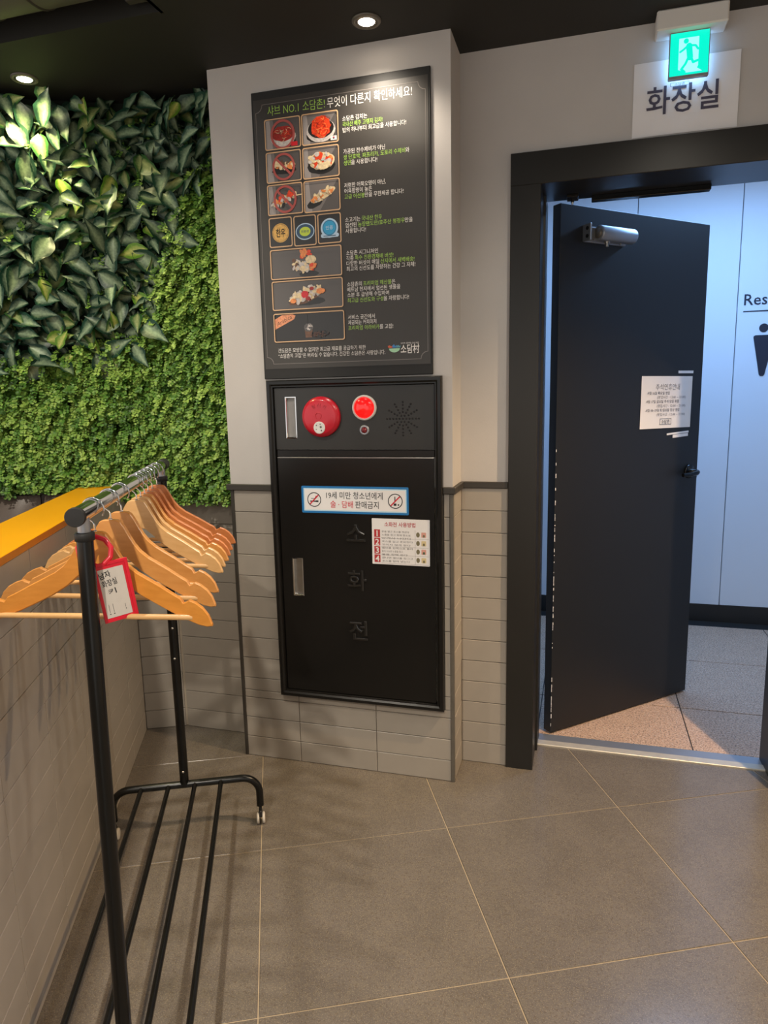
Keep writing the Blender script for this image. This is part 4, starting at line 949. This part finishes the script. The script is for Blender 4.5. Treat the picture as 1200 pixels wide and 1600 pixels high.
# wall path coordinate w: <0 left plane (tile axes), >=0 right plane (pillar axes)
WEND = -Kp.x - 0.004
def wallpt(w, d, z):
    if w < 0: return t2w(KT.x + w, KT.y - d, z)
    return p2w(Kp.x + w, WV - d, z)
def wallaxes(w):
    if w < -0.06: M = TF
    elif w > 0.06: M = PF
    else: M = None
    if M is not None: a = M.to_3x3() @ Vector((1, 0, 0)); n = M.to_3x3() @ Vector((0, -1, 0))
    else:
        t = (w+0.06)/0.12; a = (TF.to_3x3() @ Vector((1, 0, 0))).lerp(PF.to_3x3() @ Vector((1, 0, 0)), t).normalized(); n = Vector((a.y, -a.x, 0))
    return a, n
# region of the big leaves (w, z): lower boundary as a function of w
def leaf_low(w):
    pts = [(-3, 1.50), (-0.60, 1.50), (-0.35, 1.54), (-0.15, 1.58), (-0.03, 1.62), (0.06, 1.78), (0.13, 1.95), (0.20, 2.10), (0.27, 2.18), (0.4, 2.2)]
    for (a, b), (c, d) in zip(pts[:-1], pts[1:]):
        if w <= c: return b + (d-b)*(w-a)/(c-a)
    return 2.2
def make_leaf(L, Wd, fold, curl, seed):
    r = random.Random(seed); ns = 7; vs = []; md = []; fs = []
    prof = [0.08, 0.58, 0.88, 0.96, 0.82, 0.56, 0.25, 0.0]
    for i in range(ns+1):
        t = i/ns; hw = Wd*prof[i]/2; yy = L*t; zz = -curl*L*t*t
        for k in (-1, -0.5, 0, 0.5, 1):
            vs.append((k*hw, yy - abs(k)*0.06*L*(1-t), zz + fold*abs(k)*hw + 0.004*r.uniform(-1, 1)*abs(k))); md.append({0: 0.95, 0.5: 0.30, 1: -0.35}[abs(k)]*(1-0.35*t))
    for i in range(ns):
        for k in range(4): fs.append((i*5+k, i*5+k+1, (i+1)*5+k+1, (i+1)*5+k))
    return vs, fs, md
leaf_meshes = []
protos = []
for li, (L, Wd, fo, cu_, m_) in enumerate([(0.098, 0.056, 0.45, 0.25, M_leafd), (0.085, 0.050, 0.6, 0.35, M_leafd), (0.105, 0.060, 0.3, 0.15, M_leafd), (0.090, 0.054, 0.5, 0.3, M_leafm), (0.080, 0.046, 0.45, 0.2, M_leafy)]):
    vs, fs, md = make_leaf(L, Wd, fo, cu_, li)
    me = bpy.data.meshes.new('leaf'); me.from_pydata(vs, [], fs); me.materials.append(m_)
    at = me.attributes.new('mid', 'FLOAT', 'POINT'); at.data.foreach_set('value', md)
    me.polygons.foreach_set('use_smooth', [True]*len(fs)); me.update(); leaf_meshes.append(me); protos.append((vs, fs, md))
def leaf_matrix(w, d, z, sc):
    a, n = wallaxes(w); up = Vector((0, 0, 1))
    th = random.gauss(-math.pi/2, 1.5); out = random.uniform(0.0, 0.9)
    yv_ = (math.cos(th)*a + math.sin(th)*up*1.0 + out*n).normalized()
    nz_ = (n*1.0 + up*random.uniform(-0.3, 0.9) + a*random.uniform(-0.9, 0.9))
    xv_ = yv_.cross(nz_).normalized(); zv_ = xv_.cross(yv_)
    p = wallpt(w, d, z)
    return Matrix(((xv_.x*sc, yv_.x*sc, zv_.x*sc, p.x), (xv_.y*sc, yv_.y*sc, zv_.y*sc, p.y), (xv_.z*sc, yv_.z*sc, zv_.z*sc, p.z), (0, 0, 0, 1)))
lf = thing('leafy_foliage', 'panel of large variegated dark green artificial leaves, upper part of the green wall', 'plant', Matrix.Translation(wallpt(-0.3, 0.0, 1.6)))
lfi = lf.matrix_world.inverted()
cnt = 0; spots = []
w = -0.74
while w < WEND - 0.012:
    z = leaf_low(w) + 0.03
    while z < CEIL - 0.01:
        spots.append((w + random.uniform(-0.022, 0.022), z + random.uniform(-0.022, 0.022))); z += 0.0555
    w += 0.0555
random.shuffle(spots)
for (w, z) in spots[:300]:
    if w > WEND - 0.038: w = WEND - 0.038
    k = random.choices(range(5), weights=[5, 5, 4, 3.0, 1.6])[0]
    o = link('leaf', leaf_meshes[k], lf); o.matrix_local = lfi @ leaf_matrix(w, random.uniform(0.055, 0.105), min(z, CEIL-0.025), random.uniform(0.85, 1.38))
# leaves further back and outside the picture: one mass
V, Fc, MD, MI = [], [], [], []
for q in range(1150):
    w = random.uniform(-1.5, WEND-0.038)
    z = random.uniform(leaf_low(w)+0.02, CEIL-0.04)
    k = random.choices(range(5), weights=[5, 5, 4, 1.6, 0.5])[0]; vs, fs, md = protos[k]
    Mx = lfi @ leaf_matrix(w, random.uniform(0.010, 0.035), z, random.uniform(0.85, 1.2)); n0 = len(V)
    V += [tuple(Mx @ Vector(p)) for p in vs]; Fc += [tuple(i+n0 for i in f) for f in fs]; MD += md; MI += [[0, 0, 0, 1, 2][k]]*len(fs)
me = bpy.data.meshes.new('leaf_mass'); me.from_pydata(V, [], Fc)
for m_ in (M_leafd, M_leafm, M_leafy): me.materials.append(m_)
me.attributes.new('mid', 'FLOAT', 'POINT').data.foreach_set('value', MD); me.polygons.foreach_set('material_index', MI); me.polygons.foreach_set('use_smooth', [True]*len(MI)); me.update()
tag(link('leaf_mass', me, lf), 'inner mass of the same leaves', kind='stuff')
# dark mesh backing
mb = MB(); 
a0, a1 = wallpt(-1.6, 0.006, 0), wallpt(0, 0.006, 0); a2 = wallpt(WEND, 0.006, 0)
for p, q in ((a0, a1), (a1, a2)):
    mb.add([(p.x, p.y, 1.07), (q.x, q.y, 1.07), (q.x, q.y, CEIL-0.001), (p.x, p.y, CEIL-0.001)], [(0, 1, 2, 3)])
mb.v = [tuple(lfi @ Vector(p)) for p in mb.v]
mb.build('backing_mat', mat('plant_backing', '#151c10', 0.9), lf)

# small-leaved trailing foliage (uncountable)
ns = 6600; V = []; Fc = []; TN = []
sw = []
while len(sw) < ns:
    w = rng.uniform(-1.45, WEND-0.006); z = rng.uniform(1.03, CEIL-0.03)
    low = leaf_low(w)
    if z > low + 0.06 and rng.uniform() > 0.015: continue
    sw.append((w, z))
S_ = len(sw); W_a = np.array([q[0] for q in sw]); Z_a = np.array([q[1] for q in sw])
AX = np.array([tuple(wallaxes(q)[0]) for q in W_a]); NX = np.array([tuple(wallaxes(q)[1]) for q in W_a])
P = np.array([tuple(wallpt(w, d, z)) for (w, z), d in zip(sw, rng.uniform(0.01, 0.05, S_))])
BOTT = np.where(W_a < -0.20, 1.070, 1.005)
def unit(v): return v / (np.linalg.norm(v, axis=1, keepdims=True) + 1e-9)
UPV = np.array([0, 0, 1.0])
D = unit(NX*rng.uniform(0.3, 1.0, (S_, 1)) + AX*rng.uniform(-0.6, 0.6, (S_, 1)) + UPV*rng.uniform(-0.9, 0.3, (S_, 1)))
tone0 = np.clip(rng.normal(0.52, 0.17, S_) + 0.10*np.sin(9*W_a)*np.sin(11*Z_a), 0.05, 0.95)
LEN = rng.integers(6, 12, S_); alive = np.ones(S_, bool); CH = []; TN = []
for q in range(14):
    P = P + D*0.0105; D = unit(D + UPV*-0.12 + AX*rng.uniform(-0.12, 0.12, (S_, 1)))
    alive &= (q < LEN) & (P[:, 2] > BOTT - rng.exponential(0.014, S_))
    sz = rng.uniform(0.0060, 0.0098, (S_, 1))
    for sgn in (-1, 1):
        side = unit(np.cross(D, NX)*sgn + NX*rng.uniform(0.0, 0.7, (S_, 1)) + UPV*rng.uniform(-0.4, 0.4, (S_, 1)) + D*0.3)
        wv = unit(np.cross(side, NX + UPV*0.6 + rng.uniform(-0.45, 0.45, (S_, 3)))); nn = np.cross(side, wv)
        L4 = np.stack([P, P+side*sz*0.55+wv*sz*0.62+nn*sz*0.15, P+side*sz*1.25+wv*sz*0.5+nn*sz*0.15, P+side*sz*1.65, P+side*sz*1.25-wv*sz*0.5+nn*sz*0.15, P+side*sz*0.55-wv*sz*0.62+nn*sz*0.15], 1)
        CH.append(L4[alive]); t = np.clip(tone0 + rng.normal(0, 0.11, S_) + 0.02*q, 0, 1)[alive]; TN.append(np.repeat(t, 6))
V = np.concatenate(CH).reshape(-1, 3); nL = len(V)//6; TN = np.concatenate(TN)
me = bpy.data.meshes.new('trailing_foliage'); me.vertices.add(len(V)); me.vertices.foreach_set('co', V.ravel())
FI = (np.arange(nL)[:, None]*6 + np.array([0, 1, 2, 3, 0, 3, 4, 5])[None]).ravel()
me.loops.add(len(FI)); me.loops.foreach_set('vertex_index', FI); me.polygons.add(nL*2); me.polygons.foreach_set('loop_start', np.arange(nL*2)*4); me.update(calc_edges=True); me.materials.append(M_box)
me.attributes.new('tone', 'FLOAT', 'POINT').data.foreach_set('value', TN); me.update()
tf_ = link('trailing_foliage', me); tag(tf_, 'small-leaved bright green artificial foliage, lower part of the green wall', 'plant', kind='stuff')

# ------------------------------------------------------------------ bench back behind the partition
BO = (-1.25, 0.84, 0)
bn = thing('bench', 'brown leather bench back behind the yellow-capped partition', 'bench', TF @ Matrix.Translation(BO))
BY0 = KT.y-0.115
for a, b in ((-2.35, -1.84), (-1.84, -1.33), (-1.33, -0.815), (-0.815, PX0-0.004)):
    mb = MB(BO); g = 0.002
    def cush(mb, x0, x1, y0, y1, z0, z1, r):
        mb.smooth = True; nx_, nz_ = 10, 10; vs = []
        for j in range(nz_+1):
            for i in range(nx_+1):
                u, v_ = i/nx_, j/nz_; e = (1-abs(2*u-1)**6)*(1-abs(2*v_-1)**8)
                vs.append((x0+(x1-x0)*u, y1-(y1-y0)*(0.45+0.55*max(e, 0)**0.5), z0+(z1-z0)*v_))
        mb.add(vs, [(j*(nx_+1)+i, j*(nx_+1)+i+1, (j+1)*(nx_+1)+i+1, (j+1)*(nx_+1)+i) for j in range(nz_) for i in range(nx_)])
        mb.smooth = False; mb.box(x0, x1, y1-(y1-y0)*0.45, y1, z0, z1)
    cush(mb, a+g, b-g, BY0, KT.y-0.012, 0.46, 1.045, 0.02); mb.build('back_cushion', M_leather, bn)
mb = MB(BO); mb.bevbox(-2.35, PX0-0.004, BY0-0.42, BY0+0.03, 0.32, 0.455, 0.02); mb.build('seat_cushion', M_leather, bn)
mb = MB(BO); mb.box(-2.33, PX0-0.006, BY0-0.38, BY0, 0.0, 0.32); mb.build('plinth', M_black, bn)

# ------------------------------------------------------------------ clothes rack
RX, RY0, RY1 = -0.240, -0.800, 0.150
CO = (RX, -0.30, 0)
ck = thing('clothes_rack', 'black tubular clothes rack on casters with a chrome hanging rail', 'clothes rack', TF @ Matrix.Translation(CO))
RZ, BZ_ = 1.207, 0.165
XA, XB = -0.468, -0.002
def base_bar(y):
    pts = []; r = 0.055
    pts.append((XA, y, 0.062))
    for k in range(0, 9): t = math.radians(180-90*k/8); pts.append((XA+r+r*math.cos(t), y, BZ_-r+r*math.sin(t)))
    for k in range(0, 9): t = math.radians(90-90*k/8); pts.append((XB-r+r*math.cos(t), y, BZ_-r+r*math.sin(t)))
    pts.append((XB, y, 0.062))
    return pts
for y in (RY1, RY0):
    mb = MB(CO); mb.tube(base_bar(y), 0.0118, 16); mb.build('base_bar', M_rack, ck)
    for x in (XA, XB):
        mb = MB(CO); mb.cyl((x, y, 0.063), (x, y, 0.042), 0.005, n=12); mb.bevbox(x-0.0055, x+0.0055, y-0.012, y+0.012, 0.022, 0.046, 0.003); cs = mb.build('caster', M_rubber, ck); tag(cs, 'small twin-wheel caster')
        for sx in (-1, 1):
            mb = MB(CO); mb.lathe((x+sx*0.0055, y-0.004, 0.0185), (sx, 0, 0), [(0.0, 0), (0.0185, 0), (0.0185, 0.006), (0.016, 0.008), (0.006, 0.0085), (0, 0.0085)], 24); mb.build('wheel', M_wheel, cs)
for x in (-0.375, -0.290, -0.207, -0.124):
    mb = MB(CO); mb.tube([(x, RY0+0.008, BZ_), (x, RY1-0.008, BZ_)], 0.0075, 12); mb.build('shelf_rail', M_rack, ck)
for y in (RY1, RY0):
    fr_ = y == RY0; xt, yt, xb = (RX+0.004, -0.752, RX+0.003) if fr_ else (RX, y, RX)   # the front pole leans a little
    mb = MB(CO); mb.tube([(xb, y, BZ_+0.004), (xt, yt, 1.170)], 0.0142, 20); po_ = mb.build('pole', M_rack, ck)
    mb = MB(CO); mb.lathe((xt, yt, 1.160), (0, 0, 1), [(0.0142, 0), (0.0168, 0.001), (0.0168, 0.014), (0.0155, 0.0155), (0.0, 0.0155)], 24); mb.build('collar', M_rubber, po_)
    mb = MB(CO); mb.cyl((xt, yt, 1.172), (xt, yt, 1.200), 0.0108, n=20); tag(mb.build('upper_tube', M_alu, po_), 'silver telescopic tube')
    for z in (0.215, 0.60, 0.70):
        if y == RY0 and z > 0.3: continue
        mb = MB(CO); mb.lathe((RX, y-0.0138, z), (0, -1, 0), [(0.0038, 0), (0.003, 0.0015), (0, 0.0018)], 12); mb.build('screw', M_steel, po_)
mb = MB(CO); mb.tube([(RX, -0.785, RZ), (RX, 0.205, RZ)], 0.0152, 28); hr = mb.build('hanging_rail', M_chrome, ck); tag(hr, 'chrome hanging rail')
mb = MB(CO); mb.lathe((RX, -0.783, RZ), (0, -1, 0), [(0.0155, -0.008), (0.0168, -0.007), (0.0168, 0.003), (0.0160, 0.0045), (0, 0.0050)], 28, smooth=False); mb.build('end_cap', M_rubber, hr)
mb = MB(CO); mb.lathe((RX, 0.150, RZ), (0, 1, 0), [(0.0152, 0), (0.0172, 0.001), (0.0172, 0.060), (0.016, 0.064), (0, 0.065)], 28, smooth=False); mb.build('end_cap', M_rubber, hr)

# hangers
HW = 0.232
def interp(x, tb):
    for (a, b), (c, d) in zip(tb[:-1], tb[1:]):
        if x <= c: return b+(d-b)*(x-a)/(c-a)
    return tb[-1][1]
TOP = [(0, -0.046), (0.015, -0.0465), (0.022, -0.050), (0.030, -0.061), (0.040, -0.079), (0.050, -0.095), (0.062, -0.109), (0.080, -0.122), (0.100, -0.132), (0.125, -0.144), (0.150, -0.157), (0.168, -0.1655), (0.174, -0.174), (0.181, -0.171), (0.187, -0.167), (0.200, -0.171), (0.214, -0.179), (0.225, -0.191), (0.232, -0.207)]
BOT = [(0, -0.114), (0.020, -0.118), (0.040, -0.133), (0.060, -0.150), (0.090, -0.168), (0.120, -0.182), (0.150, -0.195), (0.180, -0.206), (0.205, -0.213), (0.222, -0.2145), (0.232, -0.212)]
def hanger_body(bend):
    mb = MB(); xs_ = sorted(set([q for q, _ in TOP] + [q for q, _ in BOT])); xs_ = [-q for q in xs_[::-1] if q > 0] + xs_
    vs = []; T = 0.0062; c = 0.002
    for x in xs_:
        a = abs(x); zt, zb = interp(a, TOP), interp(a, BOT); y = -bend*(a/HW)**1.7; t = T*(1-0.35*(a/HW)**2)
        cc = min(c, (zt-zb)/3)
        vs += [(x, y-t, zb+cc), (x, y-t, zt-cc), (x, y-t+c, zt), (x, y+t-c, zt), (x, y+t, zt-cc), (x, y+t, zb+cc), (x, y+t-c, zb), (x, y-t+c, zb)]
    n = len(xs_); fs = []
    for i in range(n-1):
        for k in range(8): fs.append((i*8+k, (i+1)*8+k, (i+1)*8+(k+1) % 8, i*8+(k+1) % 8))
    fs += [list(range(8)), list(range((n-1)*8, n*8))[::-1]]
    mb.add(vs, fs); return mb
def hanger_hook():
    mb = MB(); R_ = 0.0215; zc = -(R_-0.0018-0.0152)
    pts = [(R_*math.cos(math.radians(a)), 0, zc+R_*math.sin(math.radians(a))) for a in range(-35, 216, 14)]
    pts += [(-0.010, 0, zc-0.0190), (-0.003, 0, zc-0.0240), (0, 0, -0.034), (0, 0, -0.054)]
    mb.tube(pts, 0.0017, 8)
    mb.lathe((0, 0, -0.0462), (0, 0, 1), [(0.0040, 0), (0.0040, 0.0012), (0.0017, 0.002)], 14); return mb
def make_hanger(m_, bend, label):
    t = thing('wooden_hanger', label, 'hanger', Matrix(), 'wooden hangers on the rail')
    b = hanger_body(bend).build('hanger_body', m_, t)
    md_ = b.modifiers.new('bevel', 'BEVEL') if False else None
    for p_ in b.data.polygons: p_.use_smooth = False
    hanger_hook().build('hook', M_chrome, t)
    yb = -bend*(0.192/HW)**1.7
    mb = MB(); mb.tube([(-0.192, yb, -0.2005), (0.192, yb, -0.2005)], 0.0055, 12); mb.build('trouser_bar', M_dowel, t)
    return t
hangers = [
 (-0.665, -15, M_woodo, 0.045, 'orange-tinted wooden hanger nearest the rack front, behind the red tag'),
 (-0.535, -17, M_wood, 0.045, 'second wooden hanger from the rack front, next behind the red tag'),
 (-0.430, -18, M_wood, 0.045, 'third wooden hanger from the rack front, just before the tight cluster'),
 (-0.255, -19, M_dowel, 0.045, 'pale wooden hanger at the front of the tight cluster'),
 (-0.200, -18, M_dowel, 0.045, 'second wooden hanger of the tight cluster, counted from its front'),
 (-0.145, -16, M_wood, 0.045, 'third wooden hanger of the tight cluster, counted from its front'),
 (-0.090, -15, M_woodr, 0.045, 'fourth wooden hanger of the tight cluster, reddish brown'),
 (-0.025, -14, M_woodr, 0.045, 'fifth wooden hanger of the tight cluster, reddish, second from its rear'),
 (0.055, -12, M_woodr, 0.030, 'rearmost reddish wooden hanger of the tight cluster, at the far pole'),
]
proto = None
for i, (y, a, m_, bend, lab) in enumerate(hangers):
    if proto is None: t = proto = make_hanger(m_, bend, lab)
    else: t = copy_tree(proto); t['label'] = lab
    if i:
        for ch in t.children:
            if ch.name.startswith('hanger_body'):
                ch.data = ch.data.copy(); ch.data.materials[0] = m_
    t.matrix_world = TF @ Matrix.Translation((RX, y, RZ)) @ Matrix.Rotation(math.radians(a), 4, 'Z')

# red tag looped round the front pole
TX, TY = -0.199, -0.722
tgm = TF @ Matrix.Translation((TX, TY, 1.060)) @ Matrix.Rotation(math.radians(22), 4, 'Z') @ Matrix.Rotation(math.radians(-7), 4, 'Y')
tg = thing('luggage_tag', 'red plastic tag with a handwritten paper card, looped beside the front pole', 'tag', tgm)
mb = MB(); mb.prism(rrect(-0.030, 0.030, -0.056, 0.056, 0.003), -0.0016, 0.0016); mb.build('holder', M_tagred, tg)
mb = MB(); mb.frame(-0.030, 0.030, -0.056, 0.056, [(0, -0.0016), (0.0005, -0.0026), (0.0055, -0.0026), (0.0062, -0.0018)]); mb.build('rim', M_tagred, tg)
mb = MB(); mb.prism(rrect(-0.026, 0.020, -0.048, 0.044, 0.001), -0.0022, -0.0016); mb.build('card', M_tagpaper, tg)
mb = MB(); y = -0.0024
put_text(mb, '남자', -0.0225, 0.0265, 0.011, y, 0.020, bold=0.02, rot=0.15); put_text(mb, '화장실', -0.0205, 0.011, 0.011, y, 0.026, bold=0.012, rot=0.12); put_text(mb, '키', -0.013, -0.004, 0.009, y, 0.014, bold=0.01, rot=0.1)
for x in (-0.018, -0.011): mb.flat(rect(x, x+0.0006, -0.038, -0.022), y); mb.flat(rect(x-0.001, x+0.0015, -0.0415, -0.040), y)
mb.flat(rect(0.010, 0.0106, -0.034, -0.027), y); mb.flat(circ(0.0105, -0.037, 0.0009, n=8), y); mb.build('handwriting', M_ink, tg)
mb = MB(); mb.smooth = True
pts = [(-0.010, 0, 0.053), (0.004, 0.003, 0.062), (0.009, 0.008, 0.078), (0.002, 0.014, 0.094), (-0.014, 0.020, 0.103), (-0.032, 0.026, 0.100), (-0.043, 0.026, 0.088), (-0.044, 0.018, 0.072), (-0.036, 0.008, 0.060), (-0.022, 0.0, 0.052)]
mb.tube(pts, 0.0048, 8); mb.build('strap', M_tagred, tg)

bpy.data.objects.remove(_to); bpy.data.curves.remove(_cu)
